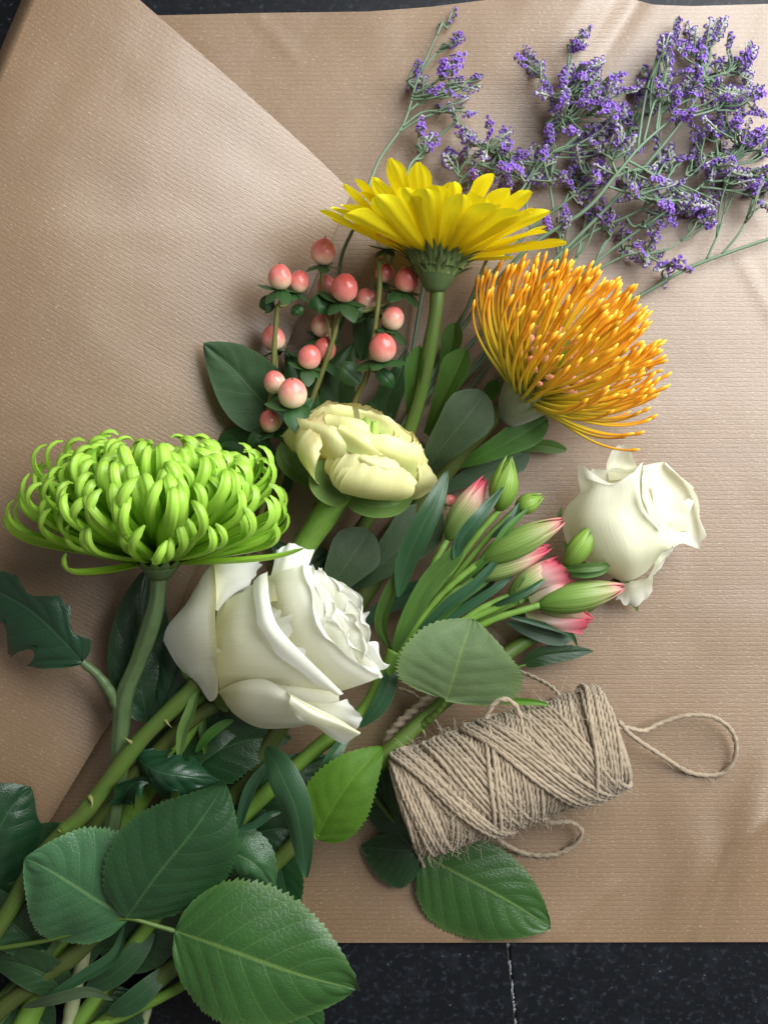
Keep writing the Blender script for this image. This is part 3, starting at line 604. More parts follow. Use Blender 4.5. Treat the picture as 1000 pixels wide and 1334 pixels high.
# ------------------------------------------------------------------ ranunculus
z3 = zoomer(330, 500, 3.226)
root = empty('ranunculus', tuple(W(60, 1300, 8)), 'pale cream yellow ranunculus with packed petals and green centre', 'ranunculus')
ax = (.33, .83, .45)
Mh = head_matrix(W(452, 630, 33), ax)
k = 100
for n, R, H, rt, dth in ((6, .0325, .0245, .026, .60), (6, .0300, .0268, .0225, .60), (6, .0275, .0285, .0195, .60), (6, .0245, .0297, .0165, .62), (6, .0215, .0306, .0138, .62), (5, .018, .0312, .0112, .72)):
    for i in range(n):
        k += 1
        cup_petal(Mh, root, M['ranunculus'], i * 2 * math.pi / n + k * .5, dth, R * random.uniform(.98, 1.02), H * random.uniform(.97, 1.02), flare=.0, close=1 - rt / R, ripple=.0009, seed=k, bulge=.5, dip=.16, rfreq=8, nu=24)
for n, R, H in ((5, .012, .0318), (4, .008, .031), (3, .0045, .030)):
    for i in range(n):
        k += 1
        cup_petal(Mh, root, M['ranunculus_core'], i * 2 * math.pi / n + k * .5, .8, R, H, flare=0, close=.8, ripple=.0010, seed=k, bulge=.5, rfreq=9)
g = 'ranunculus'
pt(z3([[(335, 405, 28), (370, 420, 34), (430, 425, 36)], [(285, 345, 42), (345, 370, 48), (430, 375, 52)], [(222, 262, 49), (318, 295, 59), (420, 325, 60)],
       [(198, 185, 52), (320, 225, 63), (440, 290, 63)], [(188, 142, 51), (325, 172, 61), (448, 262, 62)]]), sd=31, rp=.0008, mt=g)
pt(z3([[(440, 480, 26), (500, 495, 30), (545, 500, 30), (585, 490, 28)], [(420, 420, 43), (495, 458, 45), (560, 476, 43), (612, 470, 38)], [(390, 368, 53), (480, 405, 58), (570, 440, 54), (650, 455, 44)], [(372, 325, 58), (470, 330, 66), (580, 375, 62), (672, 432, 50)], [(370, 308, 57), (465, 288, 64), (590, 338, 61), (688, 408, 50)]]), sd=32, rp=.0008, mt=g)
pt(z3([[(345, 250, 62), (430, 300, 64), (520, 330, 62)], [(355, 190, 63), (450, 240, 67), (545, 300, 64)], [(365, 172, 60), (470, 215, 65), (525, 300, 65)]]), sd=33, rp=.0008, mt=g)
pt(z3([[(300, 380, 26), (260, 370, 24), (225, 350, 22)], [(230, 280, 41), (180, 280, 35), (140, 258, 28)], [(200, 168, 47), (158, 172, 40), (117, 216, 31)]]), sd=34, rp=.0006, mt=g)
pt(z3([[(590, 470, 34), (640, 470, 32), (640, 482, 26)], [(660, 400, 40), (690, 440, 36), (700, 478, 26)], [(722, 322, 42), (768, 405, 36), (740, 450, 27)]]), sd=35, rp=.0006, mt=g)
pt(z3([[(500, 410, 46), (590, 410, 46), (675, 405, 42)], [(468, 300, 60), (590, 310, 60), (692, 325, 49)], [(455, 235, 62), (590, 250, 62), (690, 285, 50)], [(462, 205, 60), (590, 225, 60), (682, 262, 49)]]), sd=36, rp=.0008, mt=g)
pt(z3([[(320, 265, 52), (400, 275, 56), (470, 295, 56)], [(308, 190, 57), (400, 205, 61), (480, 240, 61)], [(300, 145, 56), (400, 150, 60), (488, 195, 60)], [(312, 128, 53), (402, 135, 57), (484, 180, 58)]]), sd=37, rp=.0008, mt=g)
pt(z3([[(620, 430, 38), (670, 430, 34), (700, 410, 28)], [(662, 335, 46), (704, 345, 40), (728, 355, 31)], [(668, 245, 48), (712, 272, 42), (732, 322, 34)]]), sd=38, rp=.0008, mt=g)
pt(z3([[(262, 230, 44), (340, 190, 48), (430, 175, 50)], [(240, 165, 45), (320, 125, 49), (420, 120, 51)], [(232, 132, 44), (305, 88, 47), (415, 96, 49)]]), sd=39, rp=.0008, mt=g)
pt(z3([[(450, 190, 46), (560, 220, 47), (650, 290, 43)], [(445, 130, 46), (560, 160, 48), (665, 235, 44)], [(440, 102, 46), (550, 132, 48), (660, 208, 45)]]), sd=40, rp=.0008, mt=g)
SP = dict(shape='ovate', name='sepal', nv=30, nu=11, relief=.1, droop=-.5)
leaf([(455, 640, 36), (400, 622, 34), (372, 600, 33), (366, 575, 32)], 18, root, M['sepal'], fold=.3, roll=-20, seed=1, **SP)
leaf([(455, 650, 40), (430, 628, 48), (424, 612, 52), (428, 598, 54)], 24, root, M['sepal'], fold=.2, roll=0, seed=1, **SP)
leaf([(455, 652, 38), (490, 660, 44), (520, 655, 44), (540, 632, 44)], 20, root, M['sepal'], fold=.2, roll=20, seed=2, **SP)
stem([(452, 636, 36), (435, 655, 36), (400, 706, 31), (340, 800, 22), (240, 950, 15), (130, 1130, 10), (40, 1320, 8), (0, 1400, 8)], (5.6, 5.2), M['stem_light'], root)

# ------------------------------------------------------------------ green chrysanthemum
root = empty('chrysanthemum', tuple(W(0, 1320, 8)), 'lime green spider chrysanthemum with hooked petals', 'chrysanthemum')
base = W(208, 731, 48)
Mh = head_matrix(base, (.02, .95, .29))
def chr_mesh(i, L, a0, hook):
    r = random.Random(i); n = 26
    bend = r.uniform(.1, .6); hk = hook * r.uniform(.80, 1.2)
    C = turtle(L, a0, lambda t: bend + hk * np.clip((t - .64) / .36, 0, 1) ** .9 * 5.8, n)
    w = lambda t: .0023 * (.65 + .55 * np.sin(np.pi * np.clip(t * .8 + .1, 0, 1))) * np.clip((1.04 - t) * 9, .35, 1)
    return petal_xz(C, w, M['chrys'], 'petal', nu=9, cup=.75, groove=.10, jag=.0002, seed=i)
rows = [  # count, elevation deg, length, hook strength, base radius, z
 (30, 11, .063, 1.6, .006, .000), (34, 18, .064, 2.0, .0065, .002), (34, 25, .063, 2.3, .0065, .004), (34, 33, .061, 2.5, .0065, .006),
 (34, 41, .058, 2.6, .006, .0075), (32, 49, .055, 2.6, .0055, .009), (30, 57, .051, 2.6, .005, .010), (26, 65, .046, 2.5, .004, .011), (20, 73, .040, 2.3, .003, .0115), (14, 81, .034, 2.0, .002, .012)]
Minv = Mh.to_3x3()
for ri, (n, el, L, hk, rb, zb) in enumerate(rows):
    var = [chr_mesh(ri * 10 + q, L * random.uniform(.93, 1.07), math.radians(el), hk) for q in range(7)]
    n = int(n * 1.38)
    for i in range(n):
        th = (i + .5 * (ri % 2)) * 2 * math.pi / n + random.uniform(-.06, .06)
        wd = Minv @ Vector((math.cos(th), math.sin(th), 0))
        if wd.z < -.35 and random.random() < (.85 if ri < 6 else .35): continue
        sc = random.uniform(.93, 1.07) * (1 - .22 * max(0, -wd.z)) * (1.0 if abs(wd.x) > .6 else 1)
        if wd.z > .5 and ri == 0: continue
        if wd.z > .5 and ri == 1: sc *= .8
        inst('petal', var[(i * 3) % 7], root, Mh @ Matrix.Translation((0, 0, zb)) @ Matrix.Rotation(th, 4, 'Z') @ Matrix.Translation((rb, 0, 0)) @ Matrix.Rotation(random.gauss(0, .06), 4, 'Y')
             @ Matrix.Rotation(random.gauss(0, .28), 4, 'X') @ Matrix.Diagonal((sc, sc * random.uniform(.85, 1.15), sc, 1)))
# a few drooping outer petals that break the outline
for th, L, hk, el in ((-2.45, .044, 1.9, -5), (-.45, .064, .3, 7)):
    me = chr_mesh(900 + int(th * 10), L, math.radians(el), hk)
    inst('petal', me, root, Mh @ Matrix.Rotation(th + math.pi * 0, 4, 'Z') @ Matrix.Translation((.006, 0, 0)))
V, F, uv = tube_geo(spline([np.array(Mh @ Vector((0, 0, z))) for z in (-.007, -.003, .002, .008, .013)], 12), np.interp(np.linspace(0, 1, 12), [0, .35, .7, 1], [.0045, .009, .0085, .003]), 14)
mobj('receptacle', V, F, M['stem_grey'], root, uv)
bm_ = petal_xz(turtle(.010, .2, lambda t: 1.0 + 0 * t, 8), lambda t: .0022 * np.sin(np.pi * (t * .8 + .15)), M['sepal'], 'bract', nu=5)
for i in range(16): inst('bract', bm_, root, Mh @ Matrix.Translation((0, 0, -.002)) @ Matrix.Rotation(i * .3927, 4, 'Z') @ Matrix.Translation((.006, 0, 0)))
stem([(208, 728, 47), (203, 790, 44), (184, 852, 38), (163, 905, 33), (157, 960, 28), (154, 1020, 23), (135, 1110, 17), (70, 1225, 12), (0, 1320, 8), (-50, 1390, 8)], (3.7, 4.1), M['stem_grey'], root, rib=.07, ribn=6, sides=24)
stem([(158, 932, 30), (146, 905, 34), (128, 880, 37), (107, 862, 39)], (2.8, 1.8), M['stem_grey'], root, 'petiole', sides=8)
leaf([(108, 863, 39), (80, 832, 44), (40, 795, 44), (-10, 768, 40), (-70, 745, 34)], 74, root, M['chrys_leaf'], fold=.10, roll=8, droop=.45, wave=2.0, seed=20, wl=1.05, wr=.5, relief=.8, shape='broad', serr=.10, ns=13, nveins=6, nu=23, nv=110, lobes=.55)
leaf([(175, 985, 26), (205, 1005, 36), (245, 1012, 36), (285, 1018, 26)], 34, root, M['chrys_leaf'], fold=-.2, roll=10, droop=.9, wave=2.5, seed=22, relief=.6, shape='broad', serr=.1, ns=12, nveins=6, nu=23, nv=80, lobes=.4)
leaf([(160, 1045, 24), (165, 1030, 30), (180, 1018, 32), (200, 1020, 30)], 18, root, M['chrys_leaf'], fold=.4, roll=-10, droop=-.9, wave=3, seed=23, relief=.5, shape='broad', serr=.25, ns=7, nveins=4, nu=17, nv=60, lobes=.5)
leaf([(192, 940, 22), (182, 870, 26), (186, 800, 26), (196, 735, 24)], 40, root, M['chrys_leaf'], fold=.1, roll=-20, droop=.3, wave=1.5, seed=24, relief=.6, shape='broad', nveins=6)
leaf([(205, 930, 22), (228, 870, 26), (240, 800, 24)], 34, root, M['chrys_leaf'], fold=.1, roll=20, droop=.3, wave=1.5, seed=25, relief=.6, shape='broad', nveins=6)
leaf([(-30, 1180, 16), (-12, 1110, 22), (10, 1060, 22), (40, 1025, 18)], 62, root, M['chrys_leaf'], fold=.1, roll=-15, droop=.3, wave=1.5, seed=26, relief=.6, shape='broad', nveins=6)

# ------------------------------------------------------------------ gerbera
root = empty('gerbera', tuple(W(60, 1240, 6)), 'bright yellow gerbera daisy seen from the side above pink berries', 'gerbera')
Mh = head_matrix(W(569, 352, 43), (.09, .97, .08))
def ger_mesh(i, L, a0):
    r = random.Random(i); c = r.uniform(-.1, .45)
    C = turtle(L, a0, lambda t: c + .9 * np.exp(-((t - .12) / .12) ** 2) * -1.0 + r.uniform(-.2, .2) * t, 20)
    wm = L * r.uniform(.135, .175)
    w = lambda t: wm * (np.clip(t + .12, 0, 1) ** .55) * np.clip((1.0 - t) * 6.0 + .10, 0, 1) ** .5
    return petal_xz(C, w, M['gerbera'], 'petal', nu=13, cup=.38 + r.uniform(-.2, .2), groove=.045, tipnotch=L * .02, jag=.0006, seed=i)
for ri, (n, el, L, rb, zb) in enumerate(((24, 31, .0405, .0105, .005), (22, 41, .0390, .0095, .006), (18, 52, .036, .0085, .008))):
    var = [ger_mesh(300 + ri * 10 + q, L, math.radians(el)) for q in range(6)]
    for i in range(n):
        th = (i + .5 * (ri % 2)) * 2 * math.pi / n + random.uniform(-.07, .07)
        wd = Mh.to_3x3() @ Vector((math.cos(th), math.sin(th), 0))
        sc = random.uniform(.92, 1.06) * (1 - .15 * max(0, -wd.z))
        flat = .10 * abs(wd.x) + (.06 if wd.x > 0 else 0)
        inst('petal', var[(i * 5 + ri) % 6], root, Mh @ Matrix.Translation((0, 0, zb)) @ Matrix.Rotation(th, 4, 'Z') @ Matrix.Translation((rb, 0, 0)) @ Matrix.Rotation(flat + random.gauss(0, .10), 4, 'Y')
             @ Matrix.Rotation(random.gauss(0, .22), 4, 'X') @ Matrix.Diagonal((sc, sc, sc, 1)))
bv = [petal_xz(turtle(.0135, 1.10 + .1 * q, lambda t: -.9 + 0 * t, 10), lambda t: .0013 * np.clip((1.02 - t) * 1.6, 0, 1), M['bract'], 'bract', nu=5, cup=.5) for q in range(4)]
for ri, (n, z, rb) in enumerate(((26, -.006, .0055), (32, -.002, .0085), (38, .001, .0108))):
    for i in range(n):
        th = (i + .5 * (ri % 2)) * 2 * math.pi / n
        inst('bract', bv[(i + ri) % 4], root, Mh @ Matrix.Translation((0, 0, z)) @ Matrix.Rotation(th, 4, 'Z') @ Matrix.Translation((rb, 0, 0)) @ Matrix.Rotation(random.uniform(-.15, .1), 4, 'Y'))
V, F, uv = tube_geo(spline([np.array(Mh @ Vector((0, 0, z))) for z in (-.009, -.004, .002, .008, .012)], 12), np.interp(np.linspace(0, 1, 12), [0, .3, .6, .9, 1], [.0036, .0080, .0108, .0118, .010]), 18)
mobj('receptacle', V, F, M['stem_grey'], root, uv)
mb = MB()
for i in range(160):
    a = i * 2.39996; r = .0105 * math.sqrt(i / 160); c = np.array(Mh @ Vector((r * math.cos(a), r * math.sin(a), .012)));
    e = np.array(Mh @ Vector((r * 1.15 * math.cos(a), r * 1.15 * math.sin(a), .019 - r * .1))); V, F, uv = tube_geo(np.array([c, e]), .0006, 5); mb.add(V, F, uv)
o = mb.build('disc_florets', M['gerbera'], root); o['kind'] = 'stuff'
stem([(570, 352, 43), (568, 400, 41), (560, 450, 37), (543, 530, 28), (510, 620, 18), (470, 690, 14), (400, 790, 12), (280, 960, 10), (150, 1130, 8), (60, 1240, 6), (-30, 1340, 6)], (2.8, 3.4), M['stem'], root, rib=.03, ribn=7, sides=18)

# ------------------------------------------------------------------ orange pincushion protea
root = empty('pincushion_protea', tuple(W(150, 1270, 6)), 'orange pincushion protea with curved thread-like styles', 'protea')
PRO = root
axp = (.60, .69, .40)
Mh = head_matrix(W(681, 520, 26), axp)
def style_mesh(i, L, a0, turn):
    r = random.Random(i); n = 20
    C = turtle(L, a0, lambda t: turn * (.25 + 2.0 * t ** 1.6) + r.uniform(-.3, .3), n)
    P = np.stack([C[:, 0], .0022 * np.sin(np.linspace(0, 3, n)) * r.uniform(-1, 1), C[:, 1]], 1)
    t = np.linspace(0, 1, n)
    R = np.interp(t, [0, .1, .85, .91, .95, .985, 1], [.00085, .0008, .00056, .00060, .0010, .00095, .0003]) * r.uniform(.85, 1.1)
    V, F, uv = tube_geo(P, R, 6); return mk_mesh('style', V, F, M['style'], uv)
ns = 290
sv = {}
for i in range(ns):
    f = (i + .5) / ns; th = i * 2.39996
    pol = math.radians(6 + 68 * f ** .75)                 # angle from the axis at the start
    b = int(f * 8)
    if b not in sv:
        fm = (b + .5) / 8; pm = math.radians(6 + 68 * fm ** .75)
        sv[b] = [style_mesh(500 + b * 10 + q, (.0455 + .003 * fm) * random.uniform(.95, 1.05), math.pi / 2 - pm, .25 + .80 * fm) for q in range(4)]
    sc = random.uniform(.93, 1.05)
    zb = .019 - .017 * f; rb = .0105 * math.sin(min(1, .25 + f) * math.pi / 1.7)
    wd = Mh.to_3x3() @ Vector((math.cos(th), math.sin(th), 0))
    if wd.z < -.35 and f > .5: sc *= .86
    inst('style', sv[b][i % 4], root, Mh @ Matrix.Translation((0, 0, zb)) @ Matrix.Rotation(th, 4, 'Z') @ Matrix.Translation((rb, 0, 0)) @ Matrix.Rotation(random.gauss(0, .09), 4, 'X') @ Matrix.Rotation(random.gauss(0, .06), 4, 'Y') @ Matrix.Diagonal((sc, sc, sc, 1)))
# curled florets round the cone
fv = []
for q in range(5):
    r = random.Random(q); C = turtle(.0150 * r.uniform(.8, 1.1), .5, lambda t: -.4 + 5.5 * np.clip(t - .62, 0, 1), 14); n = 14
    P = np.stack([C[:, 0], .001 * np.sin(np.linspace(0, 4, n) + q), C[:, 1]], 1); t = np.linspace(0, 1, n)
    V, F, uv = tube_geo(P, np.interp(t, [0, .5, .8, 1], [.0011, .0010, .0016, .0009]), 6); fv.append(mk_mesh('floret', V, F, M['floret'], uv))
for i in range(130):
    f = .62 * (i + .5) / 130; th = i * 2.39996 + .8; pol = math.radians(5 + 85 * f)
    inst('floret', fv[i % 5], root, Mh @ Matrix.Translation((0, 0, .022 - .020 * f)) @ Matrix.Rotation(th, 4, 'Z') @ Matrix.Translation((.010 * math.sin(min(1, .2 + f) * 1.5), 0, 0)) @ Matrix.Rotation(pol * .7 - .9 + random.uniform(-.2, .2), 4, 'Y') @ Matrix.Rotation(random.uniform(-.4, .4), 4, 'X') @ Matrix.Scale(random.uniform(.8, 1.15), 4))
V, F, uv = tube_geo(spline([np.array(Mh @ Vector((0, 0, z))) for z in (-.012, -.006, .002, .010, .020, .027)], 16), np.interp(np.linspace(0, 1, 16), [0, .2, .4, .7, .9, 1], [.005, .0085, .0118, .0115, .007, .001]), 16)
mobj('cone', V, F, M['wool'], root, uv)
bp = petal_xz(turtle(.011, 1.1, lambda t: .5 + 0 * t, 8), lambda t: .0030 * np.sin(np.pi * np.clip(t * .8 + .18, 0, 1)), M['wool'], 'bract', nu=5, cup=.4)
for ri in range(3):
    for i in range(12): inst('bract', bp, root, Mh @ Matrix.Translation((0, 0, -.011 + .0045 * ri)) @ Matrix.Rotation((i + .5 * ri) * math.pi / 6, 4, 'Z') @ Matrix.Translation((.0055 + .0021 * ri, 0, 0)))
me = leaf([(727, 478, 62), (733, 462, 66), (742, 436, 68)], 4, root, M['rose_leaf_backlit'], 'lance', 'stray_leaf_scrap', nv=20, nu=7, relief=0)
stem([(660, 528, 23), (640, 545, 21), (600, 590, 16), (540, 670, 11), (470, 780, 9), (330, 1000, 8), (150, 1270, 6), (60, 1390, 6)], (4.2, 4.4), M['stem_olive'], root)
PL = dict(shape='oblance', name='leaf', nveins=3, relief=.1, nu=13, nv=44, serr=.0)
leaf([(540, 574, 14), (536, 530, 24), (541, 490, 32), (547, 450, 36)], 13, root, M['protea_leaf'], fold=.5, roll=30, **PL)
leaf([(556, 566, 14), (572, 530, 24), (590, 492, 32), (607, 455, 36)], 20, root, M['protea_leaf'], fold=.4, roll=25, **PL)
leaf([(556, 618, 18), (570, 590, 27), (600, 553, 34), (632, 512, 35)], 33, root, M['grey_leaf'], fold=.12, roll=-8, **PL)
leaf([(596, 606, 14), (630, 592, 20), (672, 570, 22), (713, 546, 20)], 21, root, M['protea_leaf'], fold=.15, roll=0, **PL)
leaf([(600, 600, 8), (650, 588, 8), (700, 581, 8), (738, 586, 6)], 9, root, M['protea_leaf'], fold=.3, roll=0, **PL)
leaf([(575, 640, 8), (610, 622, 10), (655, 602, 10), (688, 586, 8)], 22, root, M['grey_leaf'], fold=.1, roll=0, **PL)
leaf([(572, 520, 10), (580, 480, 16), (588, 450, 20), (593, 420, 22)], 15, root, M['protea_leaf'], fold=.4, roll=20, **PL)
leaf([(610, 545, 12), (625, 528, 18), (638, 512, 22), (648, 496, 22)], 10, root, M['protea_leaf'], fold=.4, roll=10, **PL)
leaf([(420, 790, 16), (436, 760, 20), (455, 730, 22), (482, 692, 20)], 34, root, M['grey_leaf'], fold=.1, roll=-8, **PL)
leaf([(452, 770, 10), (490, 740, 15), (530, 705, 16), (570, 660, 14)], 34, root, M['grey_leaf'], fold=.15, roll=5, **PL)
leaf([(440, 850, 8), (480, 805, 10), (520, 780, 10), (560, 760, 10)], 14, root, M['alst_leaf'], fold=.15, roll=5, **PL)
# ------------------------------------------------------------------ alstroemeria in bud
root = empty('alstroemeria', tuple(W(100, 1334, 8)), 'alstroemeria stem with striped green and pink closed buds', 'alstroemeria')
def bud(p0, p1, hw, mat, lobes=3, seed=0, pointed=.6):
    n = 26; P = spline(WL([p0, tuple((np.array(p0) + np.array(p1)) / 2 + np.array([0, 0, 1.2])), p1]), n); t = np.linspace(0, 1, n); sides = 24
    R = hw * S * .93 * np.clip(np.sin(np.pi * (.05 + .93 * t ** .92)), 0.01, 1) ** .72
    T, N, B = frames(P); a = np.linspace(0, 2 * np.pi, sides, endpoint=False)
    V = P[:, None] + (R[:, None] * .93)[..., None] * (N[:, None] * np.cos(a[None])[..., None] + B[:, None] * np.sin(a[None])[..., None])
    uv = np.stack([np.tile(np.arange(sides) / sides, n), np.repeat(t, sides)], 1)
    F = gridfaces(sides, n, True); F.append(tuple(range(sides))[::-1]); F.append(tuple((n - 1) * sides + i for i in range(sides)))
    core = mobj('bud', V.reshape(-1, 3), F, M[mat], root, uv)
    for k in range(4):
        c = seed + k * 2 * np.pi / 4; u = np.linspace(-1, 1, 13); Tt, U = np.meshgrid(t, u, indexing='ij')
        half = 1.02 * np.clip(np.sin(np.pi * (.22 + .78 * Tt)), 0, 1) ** .5
        aa = c + U * half + .55 * Tt
        rr = R[:, None] * (1.0 + .04 * (k % 2) + .10 * (1 - U ** 2) + .035 * np.cos(U * 9.4) + .04 * U) + .00035
        Q = P[:, None] + rr[..., None] * (N[:, None] * np.cos(aa)[..., None] + B[:, None] * np.sin(aa)[..., None]) + T[:, None] * (.0022 * Tt ** 6 * (1 - .8 * U ** 2))[..., None]
        mobj('tepal', Q.reshape(-1, 3), gridfaces(13, n), M[mat], core, np.stack([U * .5 + .5, Tt], -1).reshape(-1, 2))
    return core
J = (515, 848, 26)
buds = [((583, 702, 26), (629, 626, 30), 21, 'bud_pink'), ((650, 664, 30), (662, 600, 34), 22, 'bud_green'), ((672, 664, 24), (702, 648, 24), 15, 'bud_green'),
        ((628, 730, 32), (729, 680, 38), 23, 'bud_mixed'), ((616, 752, 27), (712, 714, 30), 20, 'bud_pink'), ((738, 738, 34), (773, 686, 38), 18, 'bud_green'),
        ((664, 776, 28), (724, 730, 30), 18, 'bud_pink'), ((704, 788, 32), (808, 766, 34), 23, 'bud_mixed'), ((690, 778, 24), (768, 806, 20), 17, 'bud_pink')]
mid = [(548, 770, 27), (590, 740, 28), (610, 730, 26), (565, 785, 30), (560, 800, 27), (650, 790, 30), (590, 815, 28), (600, 825, 29), (600, 822, 25)]
for i, ((p0, p1, hw, mt), q) in enumerate(zip(buds, mid)):
    bud(p0, p1, hw * .72, mt, seed=i * 1.3)
    stem([J, q, tuple((np.array(q) + np.array(p0)) / 2 + np.array([0, -3, 1])), p0], (1.5, 1.5), M['stem_light'], root, 'pedicel', sides=8, n=24)
z7 = zoomer(480, 580, 2.174)
patch('petal', z7([[(420, 380, 28), (440, 400, 29), (460, 420, 28)], [(470, 345, 32), (490, 370, 35), (510, 400, 33)], [(500, 325, 33), (560, 345, 36), (580, 405, 33)]]), root, M['petal_pink'], ripple=.0015, seed=41)
patch('petal', z7([[(450, 430, 28), (460, 450, 29), (470, 460, 28)], [(520, 395, 33), (525, 415, 35), (530, 430, 33)], [(570, 385, 33), (585, 405, 34), (560, 430, 32)]]), root, M['petal_pink'], ripple=.0015, seed=42)
patch('petal', z7([[(440, 470, 22), (450, 490, 23), (470, 500, 20)], [(530, 480, 24), (530, 505, 26), (540, 525, 22)], [(600, 480, 24), (622, 500, 23), (605, 532, 18)]]), root, M['petal_pink'], ripple=.0012, seed=43)
AL = dict(name='leaf', nveins=3, relief=0.0, nu=13, nv=60, shape='lance')
leaf([(508, 848, 26), (497, 812, 30), (510, 770, 36), (524, 735, 40)], 15, root, M['alst_leaf_light'], fold=.4, roll=30, wave=.5, seed=1, **AL)
leaf([(520, 778, 37), (528, 735, 42), (548, 690, 46), (568, 650, 46), (584, 612, 42)], 23, root, M['alst_leaf'], fold=.15, roll=-8, wave=1.2, seed=2, **AL)
leaf([(512, 850, 27), (535, 800, 33), (562, 755, 38), (592, 722, 42), (602, 694, 43)], 21, root, M['alst_leaf_light'], fold=.2, roll=-5, wave=.8, seed=3, **AL)
leaf([(592, 728, 42), (602, 702, 45), (625, 672, 46), (656, 634, 42)], 14, root, M['alst_leaf'], fold=.25, roll=10, wave=.8, seed=4, **AL)
leaf([(520, 850, 26), (560, 818, 28), (600, 780, 30), (640, 755, 28)], 9, root, M['alst_leaf_light'], fold=.5, roll=0, seed=5, **AL)
leaf([(520, 852, 25), (575, 812, 27), (640, 770, 30), (672, 745, 28)], 9, root, M['alst_leaf'], fold=.4, roll=0, seed=6, **AL)
leaf([(640, 700, 30), (655, 690, 32), (668, 675, 32), (676, 655, 30)], 10, root, M['alst_leaf'], fold=.3, roll=20, seed=7, **AL)
leaf([(735, 742, 36), (758, 740, 40), (780, 738, 40), (797, 735, 36)], 9, root, M['alst_leaf_light'], fold=.3, roll=0, seed=8, **AL)
leaf([(738, 745, 34), (760, 748, 38), (785, 742, 38), (790, 728, 36)], 9, root, M['alst_leaf_light'], fold=.3, roll=10, seed=9, **AL)
leaf([(650, 800, 28), (700, 812, 26), (740, 825, 20), (752, 842, 14)], 6, root, M['alst_leaf'], fold=.3, roll=0, seed=10, **AL)
leaf([(660, 810, 16), (700, 825, 16), (730, 832, 14), (748, 826, 10)], 16, root, M['alst_leaf'], fold=.1, roll=0, seed=11, **AL)
leaf([(676, 790, 26), (672, 770, 32), (680, 755, 34), (684, 748, 34)], 4, root, M['alst_leaf_light'], fold=.3, roll=0, seed=12, **AL)
leaf([(560, 830, 18), (600, 790, 18), (640, 750, 18), (650, 720, 18)], 14, root, M['alst_leaf'], fold=.1, roll=0, seed=13, **AL)
leaf([(520, 848, 24), (545, 790, 27), (580, 745, 29), (612, 690, 28)], 13, root, M['alst_leaf'], fold=.3, roll=-15, seed=24, **AL)
leaf([(525, 846, 24), (580, 790, 33), (620, 760, 36), (660, 715, 36)], 11, root, M['alst_leaf'], fold=.3, roll=15, seed=25, **AL)
leaf([(600, 760, 30), (640, 720, 36), (660, 690, 38), (690, 660, 36)], 9, root, M['alst_leaf_light'], fold=.4, roll=10, seed=26, **AL)
leaf([(640, 790, 30), (665, 780, 35), (690, 768, 36), (712, 752, 34)], 8, root, M['alst_leaf'], fold=.4, roll=-10, seed=27, **AL)
leaf([(530, 850, 10), (580, 830, 12), (640, 800, 12), (690, 800, 10)], 20, root, M['alst_leaf'], fold=.1, roll=0, seed=28, **AL)
leaf([(510, 862, 24), (505, 890, 28), (492, 920, 27), (468, 948, 22)], 20, root, M['alst_leaf'], fold=.3, roll=25, seed=14, **AL)
leaf([(347, 974, 34), (366, 1008, 44), (388, 1064, 44), (399, 1144, 34)], 33, root, M['alst_leaf'], fold=.08, roll=-8, droop=.3, wave=.8, seed=15, **AL)
leaf([(352, 990, 26), (330, 1020, 28), (318, 1050, 26), (312, 1080, 22)], 12, root, M['alst_leaf'], fold=.3, roll=0, seed=16, **AL)
leaf([(455, 958, 22), (440, 975, 26), (425, 1000, 28), (412, 1030, 24)], 15, root, M['alst_leaf'], fold=.2, roll=20, seed=17, **AL)
leaf([(300, 1080, 24), (330, 1075, 26), (350, 1062, 26), (366, 1058, 24)], 8, root, M['alst_leaf'], fold=.3, roll=0, seed=18, **AL)
leaf([(255, 980, 18), (270, 960, 22), (288, 945, 22), (305, 938, 18)], 10, root, M['protea_leaf'], fold=.3, roll=0, seed=19, **AL)
leaf([(268, 985, 16), (266, 965, 18), (264, 948, 18), (268, 925, 16)], 8, root, M['protea_leaf'], fold=.3, roll=0, seed=20, **AL)
stem([J, (498, 885, 24), (470, 930, 22), (400, 985, 19), (300, 1080, 16), (190, 1210, 14), (100, 1334, 9), (40, 1420, 8)], (3.6, 3.2), M['stem_light'], root)

# ------------------------------------------------------------------ hypericum berry sprigs
def berry_mesh():
    nr, sides = 14, 18; t = np.linspace(0, 1, nr); z = -np.cos(t * np.pi) * 1.0; r = np.sin(t * np.pi) ** .85
    r = r * (1.05 - .16 * t); z = z + .10 * np.clip(t - .82, 0, 1) * 5; r[0] = r[-1] = .02
    a = np.linspace(0, 2 * np.pi, sides, endpoint=False); lob = 1 + .025 * np.cos(3 * a)
    V = np.stack([r[:, None] * lob * np.cos(a), r[:, None] * lob * np.sin(a), np.repeat(z[:, None], sides, 1)], -1).reshape(-1, 3)
    F = gridfaces(sides, nr, True); F.append(tuple(range(sides))[::-1]); F.append(tuple((nr - 1) * sides + i for i in range(sides)))
    uv = np.stack([np.tile(np.arange(sides) / sides, nr), np.repeat(t, sides)], 1)
    return mk_mesh('berry', V, F, M['berry'], uv)
BM = berry_mesh()
V, F, uv = tube_geo(np.array([[0, 0, 1.02], [0, 0, 1.10], [0, 0, 1.22]]), np.array([.12, .07, .03]), 6); TM = mk_mesh('tip', V, F, M['berry_tip'], uv)
SM = [petal_xz(turtle(1.75, -.25 + .18 * q, lambda t: -.5 + .1 * q + 0 * t, 10), lambda t: .60 * np.sin(np.pi * np.clip(t * .85 + .13, 0, 1)) ** .8, M['berry_leaf'], 'sepal', nu=7, cup=-.15) for q in range(4)]
